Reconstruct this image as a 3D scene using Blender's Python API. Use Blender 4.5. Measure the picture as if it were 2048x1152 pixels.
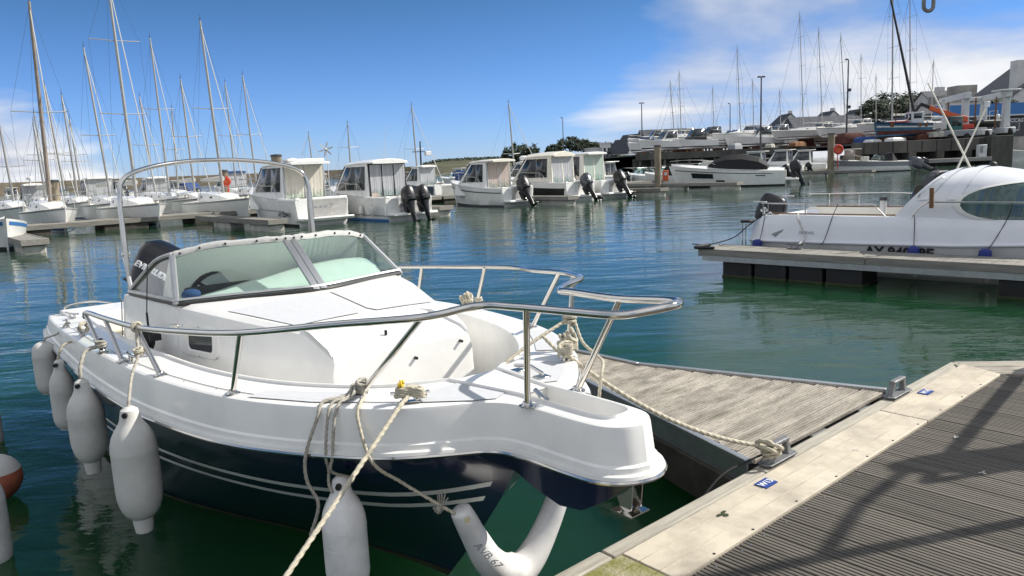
import bpy, bmesh, math, random
from mathutils import Vector, Matrix
import numpy as np
for o in list(bpy.data.objects): bpy.data.objects.remove(o)
sc = bpy.context.scene
C = sc.collection
R = math.radians
random.seed(7)

# ------------------------------------------------------------------ camera
EYE = Vector((0, 0, 2.2)); PITCH = R(9.24); ROLL = R(2.5); FPX = 1500.0
fwd = Vector((0, math.cos(PITCH), -math.sin(PITCH))); r0 = Vector((1, 0, 0)); u0 = r0.cross(fwd)
rgt = r0*math.cos(ROLL) - u0*math.sin(ROLL); upv = rgt.cross(fwd)
cam = bpy.data.cameras.new('camera'); co = bpy.data.objects.new('camera', cam); C.objects.link(co)
cam.sensor_width = 36; cam.lens = 36*FPX/2048; cam.clip_start = .05; cam.clip_end = 6000
m = Matrix((rgt, upv, -fwd)).transposed().to_4x4(); m.translation = EYE; co.matrix_world = m
sc.camera = co
sc.render.resolution_x = 1024; sc.render.resolution_y = 576

# ------------------------------------------------------------------ sky and sun
SUN_AZ = R(77); SUN_EL = R(41)          # azimuth clockwise from +Y
w = bpy.data.worlds.new('World'); sc.world = w; w.use_nodes = True
nt = w.node_tree; nt.nodes.clear()
def N(t, **k):
    n = nt.nodes.new(t)
    for a, b in k.items(): setattr(n, a, b)
    return n
def LK(a, b): nt.links.new(a, b)
sky = N('ShaderNodeTexSky', sky_type='NISHITA', sun_disc=False, sun_elevation=SUN_EL, sun_rotation=SUN_AZ, air_density=1.0, dust_density=0.0, ozone_density=6.0)
tc = N('ShaderNodeTexCoord'); sp = N('ShaderNodeSeparateXYZ'); LK(tc.outputs['Generated'], sp.inputs[0])
def MA(op, a, b=None, c=None, clamp=False):
    n = N('ShaderNodeMath', operation=op); n.use_clamp = clamp
    for i, x in enumerate((a, b, c)):
        if x is None: continue
        if isinstance(x, (int, float)): n.inputs[i].default_value = x
        else: LK(x, n.inputs[i])
    return n.outputs[0]
dz = MA('ADD', MA('MAXIMUM', sp.outputs['Z'], 0.0), 0.16)
cx = MA('DIVIDE', sp.outputs['X'], dz); cy = MA('DIVIDE', sp.outputs['Y'], dz)
cb = N('ShaderNodeCombineXYZ'); LK(cx, cb.inputs[0]); LK(cy, cb.inputs[1])
n1 = N('ShaderNodeTexNoise'); n1.inputs['Scale'].default_value = 0.62; n1.inputs['Detail'].default_value = 8; n1.inputs['Roughness'].default_value = .52; n1.inputs['Distortion'].default_value = .35
LK(cb.outputs[0], n1.inputs['Vector'])
n2 = N('ShaderNodeTexNoise'); n2.inputs['Scale'].default_value = 0.21; n2.inputs['Detail'].default_value = 2
LK(cb.outputs[0], n2.inputs['Vector'])
# clear to the north, cloud right and low left of view; unseen cloud behind added for white fill
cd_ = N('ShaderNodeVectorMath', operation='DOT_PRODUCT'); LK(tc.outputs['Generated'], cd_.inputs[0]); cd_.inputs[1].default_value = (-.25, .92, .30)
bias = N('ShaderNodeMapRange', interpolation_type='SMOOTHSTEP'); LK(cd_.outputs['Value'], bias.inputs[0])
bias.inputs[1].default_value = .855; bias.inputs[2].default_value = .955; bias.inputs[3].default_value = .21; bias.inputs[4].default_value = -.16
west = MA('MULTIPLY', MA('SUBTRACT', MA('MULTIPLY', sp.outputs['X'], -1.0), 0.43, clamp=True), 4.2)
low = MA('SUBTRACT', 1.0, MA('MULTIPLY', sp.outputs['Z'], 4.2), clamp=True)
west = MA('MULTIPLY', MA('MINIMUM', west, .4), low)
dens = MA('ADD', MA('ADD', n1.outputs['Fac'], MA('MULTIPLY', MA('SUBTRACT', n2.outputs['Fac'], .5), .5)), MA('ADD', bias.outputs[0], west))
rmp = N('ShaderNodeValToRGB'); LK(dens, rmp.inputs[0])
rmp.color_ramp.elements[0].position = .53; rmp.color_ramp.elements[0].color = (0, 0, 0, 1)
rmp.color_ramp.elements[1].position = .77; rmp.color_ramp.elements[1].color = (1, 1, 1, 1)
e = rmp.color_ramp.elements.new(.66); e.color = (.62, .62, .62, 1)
# cloud colour: thin veil blue white, thick parts bright
cr = N('ShaderNodeValToRGB'); LK(n1.outputs['Fac'], cr.inputs[0])
cr.color_ramp.elements[0].position = .38; cr.color_ramp.elements[0].color = (3.5, 3.95, 5.0, 1)
cr.color_ramp.elements[1].position = .62; cr.color_ramp.elements[1].color = (7.6, 7.7, 7.9, 1)
hz = N('ShaderNodeMapRange', interpolation_type='SMOOTHSTEP'); LK(sp.outputs['Z'], hz.inputs[0]); hz.inputs[1].default_value = -.02; hz.inputs[2].default_value = .36
hc = N('ShaderNodeMixRGB'); LK(hz.outputs[0], hc.inputs[0]); hc.inputs[1].default_value = (.59, .76, 1.24, 1); hc.inputs[2].default_value = (.285, .475, .47, 1)
tn = N('ShaderNodeMixRGB', blend_type='MULTIPLY'); tn.inputs[0].default_value = 1; LK(hc.outputs[0], tn.inputs[2]); LK(sky.outputs[0], tn.inputs[1])
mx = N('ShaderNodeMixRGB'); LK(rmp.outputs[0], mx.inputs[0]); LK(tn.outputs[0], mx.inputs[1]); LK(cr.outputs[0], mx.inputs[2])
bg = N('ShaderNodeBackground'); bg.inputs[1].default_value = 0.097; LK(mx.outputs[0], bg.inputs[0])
wo = N('ShaderNodeOutputWorld'); LK(bg.outputs[0], wo.inputs[0])

sl = bpy.data.lights.new('sun', 'SUN'); sl.energy = 4.9; sl.angle = R(.55); sl.color = (1, .95, .87)
so = bpy.data.objects.new('sun', sl); C.objects.link(so)
sund = Vector((math.sin(SUN_AZ)*math.cos(SUN_EL), math.cos(SUN_AZ)*math.cos(SUN_EL), math.sin(SUN_EL)))
so.rotation_euler = sund.to_track_quat('Z', 'Y').to_euler()
vs = sc.view_settings; vs.view_transform = 'Standard'; vs.look = 'None'; vs.exposure = 0.40; vs.gamma = 1

# ------------------------------------------------------------------ pixel rays of the photograph (2048 x 1152)
def ray(x, y): return fwd + rgt*((x-1024)/FPX) - upv*((y-576)/FPX)
def at_z(x, y, z): d = ray(x, y); return EYE + d*((z-EYE.z)/d.z)
def at_y(x, y, Y): d = ray(x, y); return EYE + d*(Y/d.y)

# ------------------------------------------------------------------ materials
MT = {}
def mat(name, col, rough=.5, metal=0., coat=0., spec=.5, noise=0., nscale=6., bump=0., bscale=40., stretch=None, col2=None, island=0., emit=None):
    m = bpy.data.materials.new(name); m.use_nodes = True; t = m.node_tree; b = t.nodes['Principled BSDF']
    b.inputs['Base Color'].default_value = (*col, 1); b.inputs['Roughness'].default_value = rough; b.inputs['Metallic'].default_value = metal
    b.inputs['Coat Weight'].default_value = coat; b.inputs['Coat Roughness'].default_value = .06; b.inputs['Specular IOR Level'].default_value = spec
    def n(tp): return t.nodes.new(tp)
    co = n('ShaderNodeTexCoord'); mp = n('ShaderNodeMapping'); t.links.new(co.outputs['Object'], mp.inputs[0])
    oi = n('ShaderNodeObjectInfo')
    if stretch: mp.inputs['Scale'].default_value = stretch
    ad = n('ShaderNodeVectorMath'); ad.operation = 'ADD'; t.links.new(mp.outputs[0], ad.inputs[0])
    ml = n('ShaderNodeMath'); ml.operation = 'MULTIPLY'; ml.inputs[1].default_value = 37.; t.links.new(oi.outputs['Random'], ml.inputs[0]); t.links.new(ml.outputs[0], ad.inputs[1])
    if noise or col2:
        x = n('ShaderNodeTexNoise'); x.inputs['Scale'].default_value = nscale; x.inputs['Detail'].default_value = 6; x.inputs['Roughness'].default_value = .65
        t.links.new(ad.outputs[0], x.inputs['Vector'])
        rp = n('ShaderNodeValToRGB'); t.links.new(x.outputs['Fac'], rp.inputs[0])
        c2 = col2 if col2 else tuple(max(0, c*(1-noise)) for c in col)
        c1 = col if col2 else tuple(min(1, c*(1+noise*.35)) for c in col)
        rp.color_ramp.elements[0].position = .33; rp.color_ramp.elements[0].color = (*c2, 1)
        rp.color_ramp.elements[1].position = .62; rp.color_ramp.elements[1].color = (*c1, 1)
        out = rp.outputs[0]
        if island:
            hv = n('ShaderNodeHueSaturation'); t.links.new(out, hv.inputs['Color'])
            mr = n('ShaderNodeMapRange'); mr.inputs[3].default_value = 1-island; mr.inputs[4].default_value = 1+island
            t.links.new(oi.outputs['Random'], mr.inputs[0]); t.links.new(mr.outputs[0], hv.inputs['Value']); out = hv.outputs[0]
        t.links.new(out, b.inputs['Base Color'])
        rr = n('ShaderNodeMapRange'); rr.inputs[3].default_value = min(1, rough*1.35); rr.inputs[4].default_value = rough*.85
        t.links.new(x.outputs['Fac'], rr.inputs[0]); t.links.new(rr.outputs[0], b.inputs['Roughness'])
    if bump:
        y = n('ShaderNodeTexNoise'); y.inputs['Scale'].default_value = bscale; y.inputs['Detail'].default_value = 5; t.links.new(ad.outputs[0], y.inputs['Vector'])
        bp = n('ShaderNodeBump'); bp.inputs['Strength'].default_value = bump; bp.inputs['Distance'].default_value = .02
        t.links.new(y.outputs['Fac'], bp.inputs['Height']); t.links.new(bp.outputs[0], b.inputs['Normal'])
    if emit: b.inputs['Emission Color'].default_value = (*emit, 1)
    MT[name] = m; return m
mat('gel', (.78, .775, .75), .28, coat=.25, noise=.09, nscale=3.2)
mat('gel_cream', (.74, .70, .60), .32, coat=.2, noise=.06, nscale=2.)
mat('gel_old', (.66, .66, .63), .4, coat=.1, noise=.16, nscale=1.6, bump=.02)
mat('gel_blue', (.70, .715, .745), .33, coat=.2, noise=.06, nscale=1.5)
mat('nonskid', (.52, .53, .55), .75, noise=.05, nscale=30, bump=.18, bscale=420)
mat('navy', (.009, .015, .052), .16, coat=.6, noise=.25, nscale=3.)
mat('navy_mid', (.012, .03, .075), .3, coat=.3)
mat('stripe', (.76, .76, .72), .4)
mat('steel', (.62, .60, .57), .12, metal=1., noise=.06, nscale=20)
mat('alu', (.46, .47, .48), .42, metal=.9, noise=.15, nscale=9, bump=.05)
mat('alu_mast', (.36, .36, .35), .45, metal=.3, noise=.12, nscale=3)
mat('cast', (.20, .205, .21), .5, metal=.5, noise=.25, nscale=18, bump=.15, bscale=120)
mat('rubber', (.012, .012, .013), .55)
mat('black', (.006, .006, .008), .32, coat=.12, noise=.2, nscale=5)
mat('black_mat', (.014, .014, .016), .6, noise=.3, nscale=4)
mat('grey_cowl', (.045, .05, .06), .25, coat=.4)
mat('dark_grey', (.06, .063, .07), .5, noise=.2)
mat('canvas', (.68, .68, .66), .85, bump=.25, bscale=30, noise=.06)
mat('canvas_black', (.010, .010, .012), .8, bump=.3, bscale=14)
mat('canvas_blue', (.02, .06, .20), .8, bump=.3, bscale=12)
mat('fender', (.56, .55, .52), .5, noise=.13, nscale=5, bump=.04, bscale=90)
mat('fender_white', (.72, .71, .69), .45, noise=.20, nscale=5, bump=.04, bscale=90)
mat('ink_faint', (.40, .41, .43), .6)
mat('fender_blue', (.015, .03, .20), .5)
mat('buoy', (.40, .12, .07), .6, noise=.35, nscale=9)
mat('rope', (.50, .46, .36), .85, noise=.25, nscale=60, bump=.3, bscale=300)
mat('rope_grey', (.36, .34, .29), .9, noise=.3, nscale=50)
mat('rope_dark', (.02, .02, .022), .9)
mat('yellow', (.75, .50, .03), .7)
mat('strip', (.50, .445, .355), .8, noise=.30, nscale=4, bump=.25, bscale=150, stretch=(1, 1, 1))
mat('rail_wood', (.36, .335, .28), .8, noise=.28, nscale=9, bump=.3, bscale=50, stretch=(.4, 6, 6), island=.1)
mat('plank', (.120, .107, .088), .66, noise=.38, nscale=6, bump=.35, bscale=40, stretch=(.35, 5, 5), island=.16)
mat('plank_finger', (.39, .355, .30), .85, col2=(.17, .155, .125), nscale=4.5, bump=.4, bscale=60, stretch=(.7, 2.2, 2.2), island=.12)
mat('plank_old', (.235, .225, .20), .85, noise=.3, nscale=4, bump=.3, bscale=30, stretch=(.4, 5, 5), island=.14)
mat('moss', (.17, .17, .04), .95, col2=(.33, .30, .20), nscale=9, bump=.5, bscale=60)
mat('float_black', (.010, .011, .012), .55, noise=.4, nscale=3)
mat('float_side', (.055, .05, .04), .8, noise=.4, nscale=5)
mat('float_pale', (.44, .43, .38), .8, noise=.35, nscale=2.5, bump=.1)
mat('concrete', (.30, .29, .27), .9, noise=.3, nscale=.6, bump=.2, bscale=6)
mat('concrete_dark', (.095, .09, .08), .9, noise=.45, nscale=.5, bump=.3, bscale=4, stretch=(1, 1, .25))
mat('tarmac', (.10, .10, .10), .9, noise=.3, nscale=.2)
mat('breakwater', (.15, .125, .09), .95, noise=.35, nscale=.15, bump=.3, bscale=1)
mat('grass', (.07, .07, .035), .95, noise=.4, nscale=.08)
mat('pile', (.24, .20, .145), .8, noise=.35, nscale=2.5, stretch=(1, 1, .3), bump=.15)
mat('blue_sign', (.015, .05, .24), .4)
mat('blue_paint', (.04, .16, .40), .6)
mat('teal', (.02, .10, .09), .6)
mat('red', (.52, .05, .03), .5)
mat('orange', (.60, .10, .03), .45)
mat('white_paint', (.58, .59, .60), .5, noise=.1, nscale=1.)
mat('plaster', (.60, .60, .58), .85, noise=.12, nscale=.5)
mat('slate', (.055, .06, .075), .7, noise=.3, nscale=1.2)
mat('leaf', (.024, .042, .017), .75, noise=.6, nscale=.9)
mat('leaf_light', (.045, .068, .025), .75, noise=.5, nscale=.9)
mat('bark', (.06, .045, .03), .9)
mat('curtain', (.55, .52, .45), .9, noise=.15, nscale=2, stretch=(6, 6, .3))
mat('curtain_grey', (.36, .37, .39), .9, noise=.2, nscale=2, stretch=(6, 6, .3))
mat('curtain_dark', (.10, .145, .145), .9, noise=.5, nscale=3, stretch=(5, 5, .4))
mat('curtain_green', (.34, .41, .37), .9, noise=.15, nscale=2, stretch=(6, 6, .3))
mat('curtain_rose', (.37, .315, .285), .9, noise=.15, nscale=2, stretch=(6, 6, .3))
mat('mast_wood', (.24, .20, .165), .6, noise=.3, nscale=2)
mat('wood_trim', (.16, .08, .03), .5)
mat('rust', (.20, .09, .035), .9, noise=.5, nscale=1.5)
mat('antifoul', (.10, .03, .02), .85, noise=.4, nscale=1.2)
mat('hull_blue', (.04, .11, .19), .6, noise=.4, nscale=1.0)
mat('ink', (.02, .02, .025), .6)
mat('ink_grey', (.24, .25, .27), .6)
mat('white_ink', (.75, .75, .75), .5)
mat('tyre', (.015, .015, .015), .9)
mat('algae', (.03, .04, .012), .9, noise=.5, nscale=4)

def glass(name, tint, fres=1.45, gloss_tint=(1, 1, 1)):
    m = bpy.data.materials.new(name); m.use_nodes = True; t = m.node_tree; t.nodes.clear()
    o = t.nodes.new('ShaderNodeOutputMaterial'); tr = t.nodes.new('ShaderNodeBsdfTransparent'); tr.inputs[0].default_value = (*tint, 1)
    g = t.nodes.new('ShaderNodeBsdfGlossy'); g.inputs['Roughness'].default_value = .01; g.inputs[0].default_value = (*gloss_tint, 1)
    f = t.nodes.new('ShaderNodeFresnel'); ge = t.nodes.new('ShaderNodeNewGeometry'); io = t.nodes.new('ShaderNodeMapRange'); io.inputs[3].default_value = fres; io.inputs[4].default_value = 1/fres; t.links.new(ge.outputs['Backfacing'], io.inputs[0]); t.links.new(io.outputs[0], f.inputs[0]); x = t.nodes.new('ShaderNodeMixShader')
    t.links.new(f.outputs[0], x.inputs[0]); t.links.new(tr.outputs[0], x.inputs[1]); t.links.new(g.outputs[0], x.inputs[2]); t.links.new(x.outputs[0], o.inputs[0])
    MT[name] = m
glass('glass', (.70, .83, .78)); glass('glass_clear', (.80, .88, .86)); 
mat('glass_dark', (.02, .024, .028), .06, spec=.6); mat('glass_smoke', (.05, .058, .066), .08, spec=.6)

cm_ = MT['canvas']; t = cm_.node_tree; b = t.nodes['Principled BSDF']; tl = t.nodes.new('ShaderNodeBsdfTranslucent'); tl.inputs[0].default_value = (.62, .62, .58, 1)
mxs = t.nodes.new('ShaderNodeMixShader'); mxs.inputs[0].default_value = .38; t.links.new(b.outputs[0], mxs.inputs[1]); t.links.new(tl.outputs[0], mxs.inputs[2]); t.links.new(mxs.outputs[0], t.nodes['Material Output'].inputs[0])
# water: dark green body under a rippled reflecting surface
wm = bpy.data.materials.new('water'); wm.use_nodes = True; t = wm.node_tree; b = t.nodes['Principled BSDF']; MT['water'] = wm
b.inputs['Base Color'].default_value = (.0095, .042, .018, 1); b.inputs['Roughness'].default_value = .035; b.subsurface_method = 'BURLEY'; b.inputs['Subsurface Weight'].default_value = 1.; b.inputs['Subsurface Radius'].default_value = (.6, 1., .6); b.inputs['Subsurface Scale'].default_value = 2.2; b.inputs['IOR'].default_value = 1.34
tcw = t.nodes.new('ShaderNodeTexCoord')
def wn(scale, rot, sx, detail, dist=0.):
    mp = t.nodes.new('ShaderNodeMapping'); mp.inputs['Rotation'].default_value = (0, 0, rot); mp.inputs['Scale'].default_value = (sx, 1, 1)
    t.links.new(tcw.outputs['Object'], mp.inputs[0]); n = t.nodes.new('ShaderNodeTexNoise')
    n.inputs['Scale'].default_value = scale; n.inputs['Detail'].default_value = detail; n.inputs['Distortion'].default_value = dist; n.inputs['Roughness'].default_value = .5
    t.links.new(mp.outputs[0], n.inputs['Vector']); return n.outputs['Fac']
def wm2(op, a, c):
    n = t.nodes.new('ShaderNodeMath'); n.operation = op
    for i, x in enumerate((a, c)):
        if isinstance(x, float): n.inputs[i].default_value = x
        else: t.links.new(x, n.inputs[i])
    return n.outputs[0]
patch = t.nodes.new('ShaderNodeMapRange'); patch.inputs[1].default_value = .38; patch.inputs[2].default_value = .62; patch.inputs[3].default_value = .45; patch.inputs[4].default_value = 1.25
t.links.new(wn(.11, .4, .6, 2), patch.inputs[0])
hgt = wm2('ADD', wm2('MULTIPLY', wn(1.1, R(12), .45, 2, .3), .9), wm2('ADD', wm2('MULTIPLY', wn(4.2, R(-8), .42, 2, .4), .20), wm2('MULTIPLY', wn(12., R(20), .5, 3), .075)))
hgt = wm2('MULTIPLY', hgt, patch.outputs[0])
bp = t.nodes.new('ShaderNodeBump'); bp.inputs['Strength'].default_value = .52; bp.inputs['Distance'].default_value = .085
t.links.new(hgt, bp.inputs['Height']); t.links.new(bp.outputs[0], b.inputs['Normal'])

# ------------------------------------------------------------------ mesh helpers
class MB:
    def __init__(s): s.v = []; s.f = []
    def add(s, vs, fs):
        k = len(s.v); s.v += [tuple(p) for p in vs]; s.f += [tuple(k+i for i in f) for f in fs]; return s
    def box(s, a, b):
        x0, y0, z0 = a; x1, y1, z1 = b
        return s.add([(x0,y0,z0),(x1,y0,z0),(x1,y1,z0),(x0,y1,z0),(x0,y0,z1),(x1,y0,z1),(x1,y1,z1),(x0,y1,z1)],
                     [(3,2,1,0),(4,5,6,7),(0,1,5,4),(1,2,6,5),(2,3,7,6),(3,0,4,7)])
    def cbox(s, c, d): return s.box([c[i]-d[i]/2 for i in range(3)], [c[i]+d[i]/2 for i in range(3)])
    def loft(s, rings, closed=True, cap0=True, cap1=True):
        n = len(rings[0]); k = len(s.v)
        for r in rings: s.v += [tuple(p) for p in r]
        m = n if closed else n-1
        for i in range(len(rings)-1):
            for j in range(m):
                a = k+i*n+j; b = k+i*n+(j+1) % n; s.f.append((a, b, b+n, a+n))
        if closed and cap0: s.f.append(tuple(k+j for j in range(n))[::-1])
        if closed and cap1: s.f.append(tuple(k+(len(rings)-1)*n+j for j in range(n)))
        return s
    def tube(s, pts, r, seg=8, closed=False, lob=0, pitch=.06):
        P = [Vector(p) for p in pts]; n = len(P); rings = []
        if n < 2: return s
        t = (P[1]-P[0]).normalized(); a = Vector((0,0,1)) if abs(t.z) < .9 else Vector((1,0,0))
        nx = t.cross(a).normalized(); d = 0.
        for i in range(n):
            if closed: tt = P[(i+1) % n]-P[i-1]
            else: tt = P[min(i+1, n-1)]-P[max(i-1, 0)]
            if tt.length < 1e-9: tt = t
            t = tt.normalized(); nx = (nx-t*nx.dot(t)); nx = nx.normalized() if nx.length > 1e-6 else t.orthogonal().normalized()
            ny = t.cross(nx)
            if i: d += (P[i]-P[i-1]).length
            rr = r(i/(n-1)) if callable(r) else r
            ring = []
            for j in range(seg):
                q = 2*math.pi*j/seg; ro = rr
                if lob: ro = rr*(.66+.46*abs(math.cos(1.5*(q-2*math.pi*d/pitch)))**.8)
                ring.append(P[i]+nx*math.cos(q)*ro+ny*math.sin(q)*ro)
            rings.append(ring)
        if closed: rings.append(rings[0]); return s.loft(rings, True, False, False)
        return s.loft(rings)
    def cyl(s, a, b, r0, r1=None, seg=12): return s.tube([a, b], (lambda q: r0+(r1-r0)*q) if r1 is not None else r0, seg)
    def lathe(s, prof, seg=20, c=(0,0,0)):
        return s.loft([[(c[0]+r*math.cos(2*math.pi*j/seg), c[1]+r*math.sin(2*math.pi*j/seg), c[2]+z) for j in range(seg)] for r, z in prof])
    def prism(s, poly, y0, y1, inset=0., axis='y', zref=0.):
        n = len(poly)
        if axis == 'y': A = [(x, y0, z) for x, z in poly]; B = [(x, y1, z) for x, z in poly]
        else: A = [(x, y, y0) for x, y in poly]; B = [(x, y, y1) for x, y in poly]
        return s.loft([A, B])
    def cabin(s, poly, hw, z0, tum=.0):         # side profile extruded across the beam with tumblehome
        f = lambda z: hw-tum*(z-z0)
        return s.loft([[(x, -f(z), z) for x, z in poly], [(x, f(z), z) for x, z in poly]])
    def ball(s, c, r, sc_=(1,1,1), seg=12, rings=8):
        return s.loft([[(c[0]+r*sc_[0]*math.sin(a)*math.cos(2*math.pi*j/seg), c[1]+r*sc_[1]*math.sin(a)*math.sin(2*math.pi*j/seg), c[2]-r*sc_[2]*math.cos(a)) for j in range(seg)] for a in [math.pi*(.02+.96*i/rings) for i in range(rings+1)]])
    def xf(s, M): s.v = [tuple(M @ Vector(p)) for p in s.v]; return s
    def build(s, name, material, parent=None, sharp=40, bevel=0., solid=0., flat=False, subd=0):
        me = bpy.data.meshes.new(name); me.from_pydata(s.v, [], s.f); me.validate()
        bm = bmesh.new(); bm.from_mesh(me); bmesh.ops.recalc_face_normals(bm, faces=bm.faces); bm.to_mesh(me); bm.free()
        if not flat:
            me.shade_smooth(); me.set_sharp_from_angle(angle=R(sharp))
        o = bpy.data.objects.new(name, me); C.objects.link(o); me.materials.append(MT[material])
        if parent: o.parent = parent
        if solid: md = o.modifiers.new('s', 'SOLIDIFY'); md.thickness = solid; md.offset = 0
        if bevel: md = o.modifiers.new('b', 'BEVEL'); md.width = bevel; md.segments = 2; md.limit_method = 'ANGLE'; md.angle_limit = R(35)
        if subd: md = o.modifiers.new('sd', 'SUBSURF'); md.levels = subd; md.render_levels = subd
        return o
def thing(name, label, cat, loc=(0,0,0), rz=0., group=None):
    o = bpy.data.objects.new(name, None); C.objects.link(o); o.location = loc; o.rotation_euler = (0, 0, rz); o.empty_display_size = .2
    return tag(o, label, cat, group)
def tag(o, label, cat, group=None):
    o['label'] = label; o['category'] = cat
    if group: o['group'] = group
    return o
def struct(o): o['kind'] = 'structure'; return o
def link_copy(src, parent=None, M=None):
    c = src.copy(); C.objects.link(c); c.parent = parent
    if M is not None: c.matrix_local = M
    return c
def copy_tree(o, parent=None):
    c = o.copy(); C.objects.link(c); c.parent = parent
    for ch in list(o.children): copy_tree(ch, c)
    return c
def cat(pts, n=12, closed=False):               # Catmull-Rom through points
    P = [Vector(p) for p in pts]; out = []; k = len(P)
    for i in range(k if closed else k-1):
        g = (lambda j: P[j % k]) if closed else (lambda j: P[max(0, min(k-1, j))])
        a, b_, c, d = g(i-1), g(i), g(i+1), g(i+2)
        for q in range(n):
            u = q/n; out.append(.5*((2*b_)+(c-a)*u+(2*a-5*b_+4*c-d)*u*u+(3*b_-a-3*c+d)*u**3))
    if not closed: out.append(P[-1])
    return out
def lerp(a, b, q): return a+(b-a)*q
def interp(tab, x):
    if x <= tab[0][0]: return tab[0][1]
    for (a, p), (b, q) in zip(tab, tab[1:]):
        if x <= b: return p+(q-p)*(x-a)/(b-a)
    return tab[-1][1]
def resample(pts, n):
    P = [Vector(p) for p in pts]; L = [0.]
    for a, b in zip(P, P[1:]): L.append(L[-1]+(b-a).length)
    out = []
    j = 0
    for i in range(n):
        d = L[-1]*i/(n-1)
        while j < len(P)-2 and L[j+1] < d: j += 1
        out.append(P[j].lerp(P[j+1], (d-L[j])/max(1e-9, L[j+1]-L[j])))
    return out
def rope_mb(pts, r, step=.010, pitch=None):
    L = sum((Vector(b)-Vector(a)).length for a, b in zip(pts, pts[1:]))
    return MB().tube(resample(pts, max(4, int(L/min(step, r*.6)))), r, 12, lob=3, pitch=pitch or r*11)
def text(name, s, size, material, parent, M, extrude=.001, align='CENTER', shear=0., bold=0.):
    cu = bpy.data.curves.new(name, 'FONT'); cu.body = s; cu.size = size; cu.extrude = extrude; cu.align_x = align; cu.align_y = 'CENTER'; cu.shear = shear; cu.offset = bold; cu.resolution_u = 3
    o = bpy.data.objects.new(name, cu); C.objects.link(o); bpy.context.view_layer.update()
    me = bpy.data.meshes.new_from_object(o.evaluated_get(bpy.context.evaluated_depsgraph_get())); bpy.data.objects.remove(o)
    ob = bpy.data.objects.new(name, me); C.objects.link(ob); me.materials.clear(); me.materials.append(MT[material]); ob.parent = parent; ob.matrix_local = M
    return ob
def basis(o, x, y):                              # matrix with text x axis, up axis y at origin o
    x = Vector(x).normalized(); z = x.cross(Vector(y)).normalized(); y = z.cross(x)
    M = Matrix((x, y, z)).transposed().to_4x4(); M.translation = Vector(o); return M
# ================================================================== the setting
A1 = R(40.8); E1 = Vector((math.cos(A1), math.sin(A1), 0)); E2 = Vector((-math.sin(A1), math.cos(A1), 0))
wmb = MB(); wmb.add([(-2500,-200,0),(2500,-200,0),(2500,4000,0),(-2500,4000,0)], [(0,1,2,3)])
struct(wmb.build('water', 'water', flat=True))

# ---- grooved board, one unit long
def board_mesh(name, w, th, ng, material, gw=.005, gd=.005):
    xs = []; half = w/2
    prof = [(-half+.003, -th), (-half, -.006), (-half+.003, 0)]
    for k in range(ng):
        c = -half+w*(k+1)/(ng+1)
        prof += [(c-gw/2, 0), (c-gw/4, -gd), (c+gw/4, -gd), (c+gw/2, 0)]
    prof += [(half-.003, 0), (half, -.006), (half-.003, -th)]
    o = MB().loft([[(x, y, z) for y, z in prof] for x in (0., 1.)]).build(name, material, sharp=30)
    me = o.data; bpy.data.objects.remove(o); return me
def place_mesh(name, me, parent, loc, rz=0., scale=(1,1,1)):
    o = bpy.data.objects.new(name, me); C.objects.link(o); o.parent = parent; o.location = loc; o.rotation_euler = (0,0,rz); o.scale = scale; return o
bm_deck = board_mesh('plank', .176, .028, 6, 'plank', .010, .011); bm_fing = board_mesh('plank', .140, .028, 5, 'plank_finger', .009, .008); bm_far = board_mesh('plank', .138, .028, 2, 'plank_old')
scr = MB().lathe([(.0055, 0), (.0055, .0015), (.003, .0022)], 8).build('screw', 'steel'); scr_me = scr.data; bpy.data.objects.remove(scr)

# ---- main pontoon (the one the camera stands on); local x along the edge, y out to the water
D0 = Vector((.106, 2.905, 0)); DZ = .50
dock = thing('pontoon', 'grey boarded pontoon with pale beige edge strip and blue berth plates', 'pontoon', D0, A1)
KX = 4.48; n2 = Vector((.736, .677, 0)); d2 = Vector((.677, -.736, 0))
rnd = random.Random(3)
x = -4.0
while x < 7.2:
    y0 = min(-.408, (-.408-.736*(x-KX))/.677 if x > 3.9 else 0)
    L = 3.3+y0+.408
    if L > .3:
        p = place_mesh('plank', bm_deck, dock, (x, y0, DZ-.004+rnd.uniform(-.0015, .0015)), -math.pi/2, (L, 1, 1))
        if x > -.2 and x < 6:
            for k in (-.056, .056):
                for dd in (.035, 1.0, 1.95):
                    s_ = place_mesh('screw', scr_me, p, ((dd+rnd.uniform(-.006, .006))/L, k, .0005)); s_.scale = (1/L, 1, 1)
    x += .187
def strip_seg(pts, name='edge_strip', m_='strip', z0=.455, z1=.508, bev=.006):
    return MB().prism(pts, z0, z1, axis='z').build(name, m_, dock, bevel=bev)
cuts = [-4.0, -1.6, .335, 2.92, None]
for a, b in zip(cuts, cuts[1:]):
    g = .004
    if b is None: pts = [(a+g, -.103), (KX-.045, -.103), (KX-.175, -.402), (a+g, -.402)]
    else: pts = [(a+g, -.103), (b-g, -.103), (b-g, -.402), (a+g, -.402)]
    o = strip_seg(pts, m_='moss' if b == .335 else 'strip')
    # two shallow ribs along the strip
    e_ = b if b is not None else KX-.14
    for yy in (-.200, -.305): MB().box((a+g+.004, yy-.003, .508), (e_-g-.004, yy+.003, .5105)).build('rib', 'moss' if b == .335 else 'strip', o)
for a, b in [(-4., -1.55), (-1.54, .30), (.31, 1.55), (1.56, 3.2), (3.21, KX-.01)]:
    MB().box((a, -.085, .36), (b, -.004, .497)).build('edge_rail', 'rail_wood', dock, bevel=.008)
for a, b in [(-4., .26), (.27, 2.4), (2.41, KX-.04)]:
    MB().box((a, 0.0, .22), (b, .045, .40)).build('rubbing_timber', 'plank_old', dock, bevel=.01)
MB().box((-4., -.10, .40), (KX-.05, -.088, .455)).build('gap_floor', 'moss', dock)
MB().box((-4., -3.6, .1), (7.0, -.42, .44)).build('frame', 'black_mat', dock)
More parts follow.
